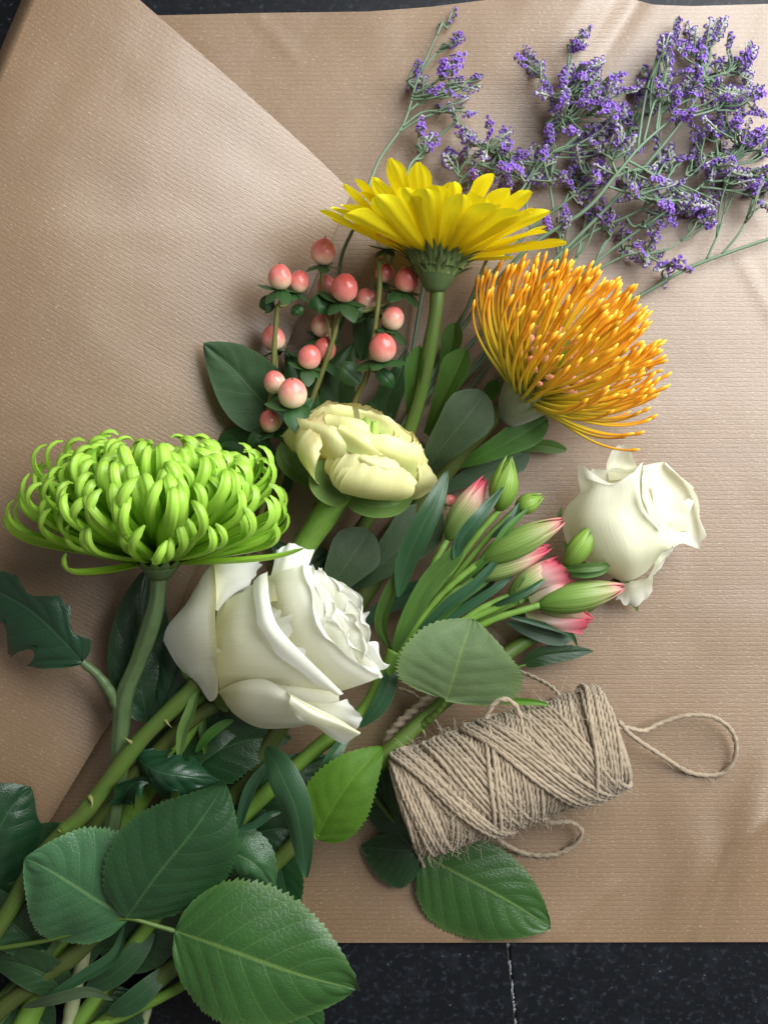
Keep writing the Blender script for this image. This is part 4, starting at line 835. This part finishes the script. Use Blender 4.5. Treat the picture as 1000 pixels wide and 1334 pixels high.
def berry(root, x, y, h, rpx, ax, nsep=5):
    r = rpx * S * (D - h / 1000) / D * random.uniform(.93, 1.05); c = W(x, y, h); Mh = head_matrix(c, ax, random.uniform(0, 6)) @ Matrix.Scale(r, 4)
    b = inst('berry', BM, root, Mh); OFF[b] = OFF[root]
    t = bpy.data.objects.new('tip', TM); COL.objects.link(t); t.parent = b
    for i in range(nsep):
        inst('sepal', SM[i % 4], root, Mh @ Matrix.Translation((0, 0, -1.02)) @ Matrix.Rotation(i * 2 * math.pi / nsep + random.uniform(-.3, .3), 4, 'Z') @ Matrix.Translation((.12, 0, 0)) @ Matrix.Scale(random.uniform(.75, 1.15), 4))
    return np.array(Mh @ Vector((0, 0, -1.05)))
def sprig(label, base, main, items, rr=(1.0, 1.5)):
    """main stem + berries: (x, y, h, radius, axis, index on the main stem where the twig starts)"""
    root = empty('berry_sprig', tuple(W(*base)), label, 'berry sprig', 'hypericum sprigs between gerbera and ranunculus')
    stem(main + [base], rr, M['twig'], root, sides=8)
    for x, y, h, r, ax, k in items:
        e = berry(root, x, y, h, r, ax); s = W(*main[k]) if k < len(main) else W(*base)
        m_ = (e + s) / 2 - np.array(ax) * .003
        V, F, uv = tube_geo(spline([e, e * .75 + s * .25 - np.array(ax) * .003, m_, s], 14), .0008, 6)
        mobj('twig', V, F, M['twig'], root, uv)
    return root
U = lambda x, y, z: tuple(unit(np.array([x, y, z], float)))
r1 = sprig('pink berry sprig with forked stem in the middle of the berry cluster', (330, 720, 8), [(441, 412, 30), (432, 448, 28), (412, 505, 22), (375, 600, 14)],
      [(449, 375, 38, 18, U(.1, .8, .5), 0), (426, 372, 24, 13, U(-.3, .9, .2), 1), (421, 328, 32, 16, U(.15, .9, .3), 1), (421, 424, 20, 16, U(.1, .9, .4), 2), (423, 455, 22, 16, U(.2, .8, .5), 2), (530, 364, 36, 17, U(.3, .8, .5), 0)])
r2 = sprig('pink berry sprig of paired berries against the folded paper', (290, 790, 8), [(361, 398, 34), (358, 440, 30), (352, 520, 22), (330, 620, 14)],
      [(365, 361, 40, 17, U(0, .9, .4), 0), (389, 367, 34, 15, U(.3, .9, .3), 0), (356, 441, 22, 16, U(-.2, .9, .3), 2)])
r3 = sprig('pink berry sprig right beside the gerbera stem', (400, 700, 8), [(494, 340, 34), (493, 390, 34), (480, 480, 28), (462, 522, 22), (430, 600, 14)],
      [(503, 310, 36, 14, U(0, .9, .3), 0), (501, 356, 28, 13, U(.3, .8, .3), 1), (512, 415, 34, 16, U(.2, .8, .5), 2), (498, 453, 42, 18, U(.05, .8, .55), 2), (477, 392, 24, 15, U(-.2, .9, .3), 1)])
r4 = sprig('pink berry sprig touching the left edge of the ranunculus', (310, 760, 8), [(386, 548, 32), (370, 590, 26), (350, 640, 18)],
      [(381, 512, 44, 19, U(.05, .75, .6), 0), (358, 498, 34, 16, U(-.3, .8, .4), 0), (403, 465, 36, 15, U(.2, .8, .5), 0), (352, 549, 30, 14, U(-.4, .7, .4), 1)])
r5 = sprig('single small pink berry showing between ranunculus and alstroemeria', (500, 690, 6), [(560, 655, 12), (530, 660, 10)], [(585, 652, 15, 8, U(.8, .4, .3), 0)], (.6, .8))
leaf([(375, 545, 16), (340, 520, 22), (305, 482, 26), (265, 447, 27)], 46, r2, M['grey_leaf'], fold=.12, roll=12, wave=1, seed=30, nveins=7, relief=.3, shape='broad')
leaf([(386, 548, 30), (395, 530, 33), (408, 520, 33)], 11, r4, M['berry_leaf'], 'ovate', nv=24, relief=.1)
for p in [((470, 500, 30), (450, 482, 32), (440, 476, 30), 14, r3), ((490, 480, 34), (505, 495, 34), (512, 505, 30), 10, r3), ((436, 400, 30), (415, 395, 34), (402, 400, 32), 13, r1), ((358, 400, 32), (346, 396, 34), (338, 400, 32), 12, r2),
          ((380, 400, 30), (388, 405, 32), (392, 412, 30), 9, r2), ((455, 395, 32), (465, 405, 34), (470, 414, 32), 9, r1), ((350, 580, 24), (335, 572, 26), (322, 580, 24), 12, r4)]:
    leaf(list(p[:3]), p[3], p[4], M['berry_leaf'], 'ovate', nv=24, relief=.1, droop=.4)

for (c, hw, rt_) in [([(455, 560, 8), (440, 520, 12), (445, 480, 14), (462, 445, 12)], 24, r1), ([(400, 590, 8), (395, 540, 12), (388, 490, 14), (372, 455, 12)], 24, r1), ([(360, 610, 8), (330, 585, 12), (305, 575, 12), (280, 580, 10)], 24, r2),
                      ([(500, 560, 8), (505, 520, 12), (520, 490, 13), (530, 455, 12)], 18, r3), ([(470, 470, 10), (475, 440, 14), (470, 410, 15), (455, 385, 14)], 16, r3), ([(420, 560, 8), (415, 500, 10), (430, 440, 11), (450, 410, 10)], 16, r1),
                      ([(470, 600, 6), (480, 560, 9), (498, 530, 10), (520, 520, 8)], 22, r3), ([(380, 620, 6), (350, 640, 9), (320, 650, 9), (295, 640, 8)], 20, r4), ([(430, 720, 8), (400, 740, 11), (375, 730, 11), (350, 700, 10)], 26, r4), ([(520, 620, 6), (540, 600, 10), (550, 575, 10)], 20, r5)]:
    leaf(c, hw, rt_, M['berry_leaf'], 'ovate', nv=34, relief=.2, droop=.2, wave=1.0, seed=hw)

# ------------------------------------------------------------------ purple statice sprays
def floret(mb, o, d, s, rg):
    q = np.array(Vector((0, 0, 1)).rotation_difference(Vector(d)).to_matrix()); a = np.linspace(0, 2 * np.pi, 6, endpoint=False)
    rings = [(0, .12), (.9, .32), (1.6, .55), (2.0, .80)]
    V = [np.stack([r * np.cos(a + .2 * i), r * np.sin(a + .2 * i), np.full(6, z)], 1) for i, (z, r) in enumerate(rings)]
    uv = [np.stack([np.arange(6) / 6, np.full(6, i / 3)], 1) for i in range(4)]
    mb.add((np.vstack(V) * s) @ q.T + o, gridfaces(6, 4, True), np.vstack(uv), 0)
    if rg.random() < .86:
        for k in range(4):
            t = k * 1.57 + rg.random(); w = rg.uniform(.85, 1.15); l = rg.uniform(.65, .95)
            e = np.array([math.cos(t), math.sin(t), 0]); b = np.array([-math.sin(t), math.cos(t), 0]); z = np.array([0, 0, 1.])
            P = np.array([z * 1.7 - b * .25, z * 1.7 + b * .25, z * 2.4 + e * .55 * l - b * w * .6, z * 2.55 + e * .6 * l + b * w * .6, z * 2.45 + e * 1.25 * l - b * w * .35, z * 2.5 + e * 1.2 * l + b * w * .4, z * 2.75 + e * .75 * l])
            mb.add((P * s) @ q.T + o, [(0, 1, 3, 2), (2, 6, 4), (6, 5, 4), (2, 3, 6), (3, 5, 6)], np.stack([np.full(7, .5), P[:, 2] / 3], 1), 1)
CL = []
for c in range(7):
    mb = MB(); rg = random.Random(c); L = rg.uniform(.0062, .0105); n = rg.randint(7, 10)
    bend = rg.uniform(-.25, .25)
    P = spline(np.array([[0, 0, 0], [bend * L * .3, 0, L * .5], [bend * L, 0, L]]), 8); V, F, uv = tube_geo(P, .00035, 5); mb.add(V, F, uv, 0)
    for k in range(n):
        t = (k + .5) / n; th = (-1) ** k * rg.uniform(.3, .9) + rg.uniform(-.4, .4)
        o = np.array([bend * L * t, 0, L * t]); d = unit(np.array([math.cos(th) * .9, math.sin(th) * .9, rg.uniform(.5, 1.1)]))
        floret(mb, o, d, .00120 * rg.uniform(.8, 1.15), rg)
    CL.append(mb.mesh('floret_cluster', [M['calyx'], M['purple']], False))
def spray(label, base, main, blobs, seed, r=(.45, .9), ground=4):
    rg = random.Random(seed)
    root = empty('statice_spray', tuple(W(*base)), label, 'statice', 'purple statice sprays fanned out on the paper')
    pts = [base] + main; P = spline(WL(pts), 14 * len(pts))
    V, F, uv = tube_geo(P, np.linspace(r[1], r[0], len(P)) / 1000, 7); mobj('stem', V, F, M['statice_stem'], root, uv * np.array([1, 30]))
    tw = MB()
    for (x, y, rx, ry, n, h0) in blobs:
        cb = W(x, y, h0); dist = np.linalg.norm(P - cb, axis=1); k = int(np.argmin(dist)); k = max(0, k - int(3 + dist[k] / .003) - rg.randint(0, 6)); s0 = P[k]
        side = np.array([rg.uniform(-.004, .004), rg.uniform(-.004, .004), rg.uniform(0, .004)])
        Bp = spline(np.array([s0, s0 * .5 + cb * .5 + side, cb - unit(cb - s0) * .003]), 16)
        V, F, uv = tube_geo(Bp, np.linspace(.00062, .0004, 16), 6); tw.add(V, F, uv * np.array([1, 12]))
        for i in range(int(n * 1.0 + .5)):
            a = rg.uniform(0, 6.28); q = math.sqrt(rg.random())
            c = W(x + rx * q * math.cos(a), y + ry * q * math.sin(a), max(2, h0 + rg.uniform(-9, 9)))
            s_ = Bp[rg.randint(5, 14)]; out = np.array([rg.uniform(-1, 1), rg.uniform(-1, 1), rg.uniform(-.3, 1)]) * .0022
            Q = spline(np.array([s_, s_ * .5 + c * .5 + out, c]), 9); V, F, uv = tube_geo(Q, np.linspace(.0005, .00032, 9), 5); tw.add(V, F, uv * np.array([1, 8]))
            dd = unit(unit(Q[-1] - Q[-3]) + unit(c - s0) * .6 + np.array([rg.uniform(-.25, .25), rg.uniform(-.1, .4), rg.uniform(-.1, .3)]))
            Mq = head_matrix(c - dd * .002, dd, rg.uniform(0, 6.28)) @ Matrix.Scale(rg.uniform(.8, 1.15), 4)
            inst('floret_cluster', CL[rg.randrange(7)], root, Mq)
    tw.build('twigs', M['statice_stem'], root)
    return root
b0 = (520, 560, 8)
spray('airy statice spray with sparse lilac tips standing alone by the paper top edge', (440, 372, 8), [(446, 330, 14), (466, 285, 18), (492, 212, 14), (526, 160, 12), (545, 100, 10), (577, 28, 8)],
      [(579, 28, 5, 6, 2, 8), (586, 52, 8, 10, 3, 9), (580, 92, 8, 20, 5, 10), (538, 100, 6, 16, 3, 9), (590, 115, 20, 10, 5, 9), (612, 112, 14, 6, 3, 8), (556, 122, 8, 8, 3, 9), (570, 145, 8, 8, 2, 9), (598, 145, 8, 14, 4, 9)], 1)
spray('short statice spray with few florets just above the gerbera petals', (500, 420, 8), [(515, 300, 14), (530, 225, 14), (548, 200, 12), (585, 165, 10)],
      [(540, 180, 10, 8, 2, 10), (556, 193, 12, 8, 3, 10), (596, 150, 6, 10, 2, 9)], 2)
spray('dark purple statice tuft close above the gerbera', (530, 500, 8), [(560, 330, 10), (590, 250, 14), (620, 215, 16), (645, 190, 16)],
      [(636, 185, 24, 12, 12, 16), (655, 212, 26, 16, 14, 14), (600, 212, 16, 8, 5, 12), (625, 235, 30, 14, 8, 10), (690, 232, 40, 12, 10, 9), (740, 235, 25, 10, 5, 8)], 3)
spray('statice spray with violet heads left of the paper crease', (540, 540, 8), [(600, 420, 10), (650, 300, 14), (700, 210, 16), (722, 140, 16), (745, 75, 12)],
      [(752, 60, 10, 14, 6, 12), (762, 88, 16, 14, 7, 14), (690, 85, 10, 14, 5, 11), (708, 98, 10, 8, 3, 11), (740, 115, 34, 16, 14, 18), (768, 118, 24, 22, 12, 18), (716, 160, 14, 14, 5, 16), (790, 140, 24, 24, 12, 18), (748, 150, 30, 22, 10, 16), (775, 185, 28, 18, 10, 14)], 4)
spray('statice spray with pale stems through the middle of the purple mass', b0, [(600, 430, 14), (680, 330, 20), (760, 275, 26), (800, 230, 28), (834, 190, 28), (880, 150, 24)],
      [(800, 195, 24, 16, 10, 24), (820, 225, 34, 20, 14, 24), (850, 252, 30, 18, 12, 20), (878, 262, 24, 14, 8, 18), (900, 252, 30, 14, 8, 16), (868, 100, 14, 40, 12, 20), (845, 110, 16, 18, 5, 18), (872, 45, 6, 14, 4, 14), (880, 120, 26, 24, 10, 20)], 5, (.6, 1.15))
spray('tall dense statice spray at the top right of the sheet', b0, [(620, 440, 10), (720, 340, 14), (800, 260, 18), (870, 180, 22), (910, 120, 20), (925, 70, 14)],
      [(910, 62, 18, 14, 10, 14), (925, 50, 12, 6, 4, 12), (948, 85, 20, 22, 12, 15), (900, 85, 16, 18, 7, 17), (920, 110, 34, 18, 14, 18), (960, 130, 24, 22, 12, 16), (965, 85, 8, 16, 5, 13), (900, 140, 28, 16, 9, 18)], 6, (.6, 1.1))
spray('statice spray reaching past the right edge of the paper', (560, 540, 8), [(680, 420, 8), (790, 330, 10), (860, 280, 14), (915, 240, 14), (960, 190, 14)],
      [(960, 165, 30, 16, 10, 14), (982, 190, 18, 22, 12, 14), (990, 230, 18, 22, 12, 12), (945, 215, 22, 14, 8, 12), (924, 170, 12, 14, 5, 10), (980, 255, 14, 8, 5, 10), (955, 235, 14, 12, 5, 12), (930, 200, 12, 10, 4, 9)], 7)
spray('low statice spray of violet tufts behind the protea styles', (600, 520, 6), [(700, 400, 7), (780, 350, 8), (830, 330, 9), (870, 350, 8)],
      [(818, 318, 12, 8, 5, 9), (845, 330, 12, 10, 6, 9), (868, 352, 14, 8, 6, 8), (728, 300, 14, 10, 7, 14), (912, 292, 10, 10, 4, 8), (800, 295, 20, 10, 5, 9), (770, 290, 14, 10, 4, 9)], 8)
spray('nearly bare long statice stem running out over the paper edge', (640, 500, 5), [(770, 420, 5), (842, 380, 6), (890, 352, 7), (940, 332, 7), (1010, 308, 6)],
      [(950, 240, 14, 12, 5, 9), (985, 250, 10, 10, 3, 9)], 9, (.7, .95))

spray('statice spray of mixed green stems between gerbera and crease', (550, 500, 6), [(610, 400, 8), (680, 310, 12), (740, 260, 16), (790, 215, 18), (820, 170, 16)],
      [(700, 205, 18, 14, 5, 12), (730, 190, 22, 14, 6, 14), (770, 215, 22, 14, 7, 16), (812, 165, 16, 14, 6, 15), (835, 140, 14, 14, 5, 14), (760, 245, 26, 12, 6, 12), (820, 150, 10, 16, 3, 14)], 10)
spray('statice spray with many bare green side twigs above the protea', (600, 500, 6), [(690, 380, 8), (760, 310, 12), (830, 275, 14), (890, 235, 14), (930, 205, 12)],
      [(880, 215, 18, 12, 5, 12), (905, 215, 14, 12, 4, 12), (862, 195, 16, 12, 4, 14), (850, 290, 16, 8, 4, 9), (932, 215, 14, 10, 4, 10), (890, 275, 20, 8, 4, 10), (910, 185, 10, 10, 3, 12)], 12)

# ------------------------------------------------------------------ spool of jute twine
a0, a1 = W(527, 1052, 27), W(798, 957, 27)
root = empty('twine_spool', tuple(np.array([(a0[0] + a1[0]) / 2, (a0[1] + a1[1]) / 2, .002])), 'spool of wound natural jute twine lying on a rose leaf', 'twine')
e1 = unit(a1 - a0); LEN = np.linalg.norm(a1 - a0); e3 = np.array([0, 0, 1.]); e2 = np.cross(e3, e1)   # e2: up in the picture
RS = .0212
def ply(P, r, sides=8, turns=None, depth=.38, seed=0, closed=False):
    """two-ply twisted cord along P"""
    n = len(P); T, N, B = frames(P); seg = np.concatenate([[0], np.cumsum(np.linalg.norm(np.diff(P, axis=0), axis=1))])
    tw = seg / .0042 * 2 * np.pi * .5 + seed; a = np.linspace(0, 2 * np.pi, sides, endpoint=False)
    rr = r * (1 - depth + depth * 1.25 * np.abs(np.cos(a[None] - tw[:, None]))) * (1 + .08 * np.sin(seg * 900 + seed * 7))[:, None]
    V = P[:, None] + rr[..., None] * (N[:, None] * np.cos(a)[None, :, None] + B[:, None] * np.sin(a)[None, :, None])
    uv = np.stack([np.tile(a / 6.283, n) , np.repeat(seg * 400, sides)], 1)
    F = gridfaces(sides, n, True); F.append(tuple(range(sides))[::-1]); F.append(tuple((n - 1) * sides + i for i in range(sides)))
    return V.reshape(-1, 3), F, uv
def turn(ac, k, rad, seed, ph0=0.0, r=.00100):
    """one turn round the spool: ac axial centre (0..1), k axial swing (m)"""
    n = 150; p = np.linspace(0, 2 * np.pi, n) + math.pi * 1.5
    sw = np.arcsin(np.sin(p) * .96) / 1.29
    ax = ac * LEN + k * sw + .0002 * np.sin(p * 5 + seed)
    over = np.clip(np.maximum(ax - LEN, -ax), 0, None)
    ax = np.clip(ax, -.0005, LEN + .0005)
    rad_ = rad - over * .8 + .0003 * np.sin(p * 3 + seed * 2)
    rad_ = rad_ - .0016 * np.exp(-(ax / .004)) - .0016 * np.exp(-((LEN - ax) / .004))
    P = a0 + e1 * ax[:, None] + (e2 * np.sin(p)[:, None] + e3 * np.cos(p)[:, None]) * rad_[:, None]
    V, F, uv = ply(P, r, 8, seed=seed); return mobj('twine_turn', V, F, M['twine'], root, uv)
n = 40; p = np.linspace(0, 2 * np.pi, 28, endpoint=False)
P = a0 + np.linspace(-.0005, LEN + .0005, n)[:, None] * e1
V, F, uv = tube_geo(P, RS - .0012, 28); mobj('core', V, F, M['twine'], root, uv * np.array([20, 40]))
V, F, uv = tube_geo(np.array([a0 - e1 * .0018, a1 + e1 * .0022]), .008, 20); mobj('cardboard_tube', V, F, M['paper'], root, uv * 30)
sd = 0
for i in range(62): sd += 1; turn((i + .5) / 62, .0012, RS, sd)
def band(c0, c1, n, k, lay):
    global sd
    n = int(n * 1.2 + .5)
    for i in range(n): sd += 1; turn(c0 + (c1 - c0) * (i + .5) / n + random.uniform(-.002, .002), k * random.uniform(.97, 1.03), RS + .0010 * lay, sd)
# k > 0 leans towards the right end at the top
band(.17, .34, 8, -.0145, 1)       # diagonals down to the right at the left end
band(.20, .42, 9, .0085, 1)
band(.30, .47, 7, -.0125, 2)
band(.43, .62, 9, .0060, 2)
band(.62, .80, 8, .0075, 1)
band(.70, .88, 8, -.0120, 2)
band(.57, .73, 7, -.0210, 3)
band(.20, .27, 4, -.0175, 3)
band(.38, .43, 2, .0075, 2.7)
band(.86, .985, 7, .0058, 1.9)
band(.855, .875, 1, .0080, 2.9)
band(.03, .13, 6, -.0025, 1.3)
# loose loops
def cord(name, ctrl, r, parent, n=120, seed=0):
    P = spline(WL(ctrl), n); V, F, uv = ply(P, r, 8, seed=seed); return mobj(name, V, F, M['twine'], parent, uv)
cord('loose_loop', [(806, 940, 26), (822, 958, 20), (862, 985, 8), (900, 1007, 3), (938, 1008, 3), (957, 985, 6), (954, 955, 9), (930, 935, 11), (895, 932, 10), (860, 942, 8), (838, 952, 10), (815, 948, 16), (800, 950, 18)], .0011, root)
cord('loose_loop', [(640, 1080, 20), (652, 1096, 10), (685, 1112, 3), (722, 1113, 3), (748, 1100, 4), (757, 1083, 7), (742, 1071, 10), (715, 1071, 16), (703, 1062, 24)], .0011, root, seed=2)
cord('loose_loop', [(728, 905, 30), (715, 893, 22), (690, 880, 12), (672, 874, 7), (640, 868, 5), (610, 862, 4)], .0009, root, seed=3)
cord('loose_loop', [(632, 935, 41), (642, 918, 43), (656, 911, 44), (670, 918, 44), (678, 935, 43)], .0011, root, seed=4)
cord('twine_end', [(500, 985, 6), (505, 962, 10), (522, 940, 12), (545, 920, 12), (562, 905, 10)], .0022, root, seed=5)
cord('twine_end', [(518, 896, 6), (540, 905, 6), (556, 925, 6), (572, 948, 8), (580, 965, 12)], .0008, root, seed=6)
cord('twine_end', [(538, 1100, 12), (548, 1120, 8), (552, 1130, 7)], .0008, root, 30, seed=7)
# loose fibres
mb = MB(); rf = np.random.default_rng(5)
for i in range(900):
    ax = rf.uniform(.03, .99) * LEN; ph = rf.uniform(-2.0, 2.0); rad = RS + rf.uniform(.0008, .0058) * (1 if .05 < ax / LEN < .95 else .5)
    o = a0 + e1 * ax + (e2 * math.sin(ph) + e3 * math.cos(ph)) * (RS + .002); nrm = e2 * math.sin(ph) + e3 * math.cos(ph)
    d = unit(rf.normal(size=3) + nrm * .5); L = rf.uniform(.002, .007); c = rf.normal(size=3) * L * .3
    P = spline(np.array([o, o + d * L * .5 + c, o + d * L + nrm * .001]), 6); V, F, uv = tube_geo(P, .00007, 3, cap=False); mb.add(V, F)
loops = [WL([(862, 985, 8), (900, 1007, 3), (938, 1008, 3), (957, 985, 6), (954, 955, 9), (930, 935, 11), (895, 932, 10)]), WL([(652, 1096, 10), (685, 1112, 3), (722, 1113, 3), (748, 1100, 4), (757, 1083, 7), (742, 1071, 10)])]
for i in range(110):
    P = spline(loops[i % 2], 50); o = P[rf.integers(50)] + np.array([0, 0, .001]); d = unit(rf.normal(size=3) + np.array([0, 0, .4])); L = rf.uniform(.002, .006)
    P = spline(np.array([o, o + d * L * .5 + rf.normal(size=3) * L * .25, o + d * L]), 6); P[:, 2] = np.maximum(P[:, 2], .0016); V, F, uv = tube_geo(P, .00007, 3, cap=False); mb.add(V, F)
o = mb.build('loose_fibres', M['fuzz'], root); o['kind'] = 'stuff'

# ------------------------------------------------------------------ stems and leaves of the bundle that run out at the lower left
def greenstem(label, ctrl, r, mat, leaves=()):
    root = empty('cut_stem', tuple(W(*ctrl[-1])), label, 'stem', 'cut stems bundled at the lower left')
    stem(ctrl, r, M[mat], root)
    for c, hw, mt, kw in leaves: leaf(c, hw, root, M[mt], **kw)
    return root
greenstem('thick olive stem running directly under the large rose stem', [(300, 905, 22), (245, 942, 24), (175, 1010, 22), (110, 1090, 19), (40, 1180, 15), (-40, 1290, 10)], (3.3, 3.8), 'stem_olive')
greenstem('olive stem with dark drooping leaves below the rose leaves', [(280, 1090, 10), (180, 1170, 14), (95, 1245, 16), (20, 1300, 14), (-50, 1360, 12)], (3.6, 4.2), 'stem_olive',
  [([(165, 1205, 22), (150, 1245, 24), (110, 1272, 23), (60, 1300, 20)], 14, 'alst_leaf', dict(shape='lance', relief=0, fold=.4, roll=-30)),
   ([(200, 1215, 14), (170, 1250, 18), (140, 1275, 16), (110, 1290, 12)], 26, 'alst_leaf', dict(shape='lance', relief=0, fold=.1, roll=0)),
   ([(30, 1312, 18), (70, 1302, 24), (115, 1292, 24), (148, 1303, 20)], 12, 'grey_leaf', dict(shape='lance', relief=0, fold=.1, roll=0))])
greenstem('pale grey green stem crossing straight down at the bottom', [(125, 1150, 8), (112, 1230, 10), (98, 1290, 10), (88, 1350, 9)], (3.2, 3.4), 'stem_pale')
greenstem('thin bright green stem below the big rose leaf', [(300, 1235, 10), (235, 1285, 12), (170, 1318, 12), (100, 1350, 10)], (2.2, 2.6), 'stem_light')
greenstem('slender pale twig sticking out at the bottom', [(215, 1240, 6), (200, 1285, 7), (185, 1345, 7)], (1.8, 2.0), 'stem_pale')
greenstem('dark stem lowest in the bundle at the lower left', [(330, 1010, 6), (200, 1130, 7), (60, 1200, 8), (-40, 1260, 8)], (3.5, 4.0), 'stem',
  [([(240, 1100, 12), (290, 1108, 20), (330, 1125, 24), (358, 1158, 18)], 38, 'rose_leaf_pale', dict(shape='broad', serr=.08, ns=18, relief=.4, droop=.5, wave=1.2, seed=9)),
   ([(290, 1090, 10), (330, 1085, 14), (370, 1080, 14), (400, 1090, 10)], 30, 'rose_leaf_shaded', dict(shape='broad', serr=.1, ns=16, relief=.4)),
   ([(260, 1230, 12), (330, 1240, 18), (400, 1255, 18), (464, 1272, 12)], 62, 'rose_leaf_pale', dict(shape='broad', serr=.1, ns=22, relief=.5, wr=1.0, wl=.7)),
   ([(300, 1260, 10), (340, 1300, 14), (390, 1320, 12), (420, 1345, 8)], 40, 'rose_leaf', dict(shape='broad', serr=.1, ns=20, relief=.5)),
   ([(330, 1090, 8), (360, 1120, 12), (372, 1160, 10), (380, 1200, 6)], 30, 'rose_leaf_shaded', dict(shape='broad', serr=.1, ns=16, relief=.4)),
   ([(220, 1010, 8), (270, 985, 12), (320, 965, 12), (380, 960, 8)], 46, 'rose_leaf_shaded', dict(shape='broad', serr=.1, ns=18, relief=.4)),
   ([(60, 1180, 10), (20, 1190, 14), (-20, 1200, 12)], 44, 'rose_leaf_shaded', dict(shape='broad', relief=.4)),  # dark leaves from here on added to darken the gaps between stems
   ([(130, 1240, 9), (190, 1220, 12), (250, 1200, 12)], 44, 'rose_leaf_shaded', dict(shape='broad', relief=.4)),
   ([(180, 1010, 8), (230, 975, 13), (280, 950, 14), (320, 945, 10)], 34, 'rose_leaf_shaded', dict(shape='broad', relief=.4, roll=10)),
   ([(320, 1060, 12), (350, 1030, 17), (385, 1005, 17), (430, 985, 12)], 30, 'rose_leaf_shaded', dict(shape='broad', relief=.4, serr=.08, ns=20)),
   ([(60, 1240, 15), (30, 1215, 20), (5, 1190, 20), (-20, 1150, 16)], 34, 'rose_leaf_shaded', dict(shape='broad', relief=.4, serr=.08, ns=20)),
   ([(90, 1300, 14), (60, 1270, 19), (20, 1255, 19), (-20, 1250, 14)], 28, 'rose_leaf_shaded', dict(shape='ovate', relief=.4)),
   ([(220, 1260, 14), (190, 1290, 19), (165, 1310, 18), (140, 1320, 14)], 24, 'alst_leaf', dict(shape='lance', relief=0)),
   ([(40, 1260, 7), (90, 1235, 10), (140, 1225, 9)], 40, 'rose_leaf_shaded', dict(shape='broad', relief=.4)),
   ([(150, 1150, 7), (190, 1100, 10), (230, 1060, 9)], 46, 'rose_leaf_shaded', dict(shape='broad', relief=.4)),
   ([(10, 1290, 6), (40, 1320, 8), (70, 1345, 7)], 40, 'rose_leaf_shaded', dict(shape='broad', relief=.4)),
   ([(170, 1290, 6), (150, 1320, 8), (120, 1350, 7)], 40, 'rose_leaf_shaded', dict(shape='broad', relief=.4)),
   ([(260, 1060, 7), (300, 1030, 10), (345, 1020, 9)], 40, 'rose_leaf_shaded', dict(shape='broad', relief=.4)),
   ([(100, 1110, 9), (60, 1110, 12), (20, 1140, 12)], 40, 'rose_leaf_shaded', dict(shape='broad', relief=.4))])

# ------------------------------------------------------------------ water drops
nr = 8; a = np.linspace(0, 2 * np.pi, 14, endpoint=False); th = np.linspace(0, np.pi / 2, nr)
V = np.stack([np.cos(th)[:, None] * np.cos(a), np.cos(th)[:, None] * np.sin(a) , np.repeat(.55 * np.sin(th)[:, None], 14, 1)], -1).reshape(-1, 3)
V[-14:, :2] *= .01
dm = mk_mesh('water_drop', V, gridfaces(14, nr, True) + [tuple(range(14))[::-1], tuple((nr - 1) * 14 + i for i in range(14))], M['water'])
for (x, y, h, r, hostn) in [(341, 1103, 25.5, 1.3, 'leaf')]:
    dr = inst('water_drop', dm, None, Matrix.Translation(Vector(W(x, y, h))) @ Matrix.Scale(r / 1000, 4)); tag(dr, 'single water drop on the small pale rose leaf', 'water drop')
for i, (x, y, r) in enumerate([(112, 815, .9), (106, 838, 1.1), (113, 842, .8), (121, 843, 1.0), (128, 842, .7)]):
    qd = ((x - 45) * .919 + y * .394) / 478.; h = 6 + (40 - 20 * (y - 300) / 700.) * (1 - qd ** 2) + .3
    dr = inst('water_drop', dm, None, Matrix.Translation(Vector(W(x, y, h))) @ Matrix.Diagonal((r / 1000 * 1.5, r / 1000, r / 1000, 1)))
    tag(dr, 'tiny water drop on the folded paper by the lobed chrysanthemum leaf', 'water drop', 'water drops on the folded paper')
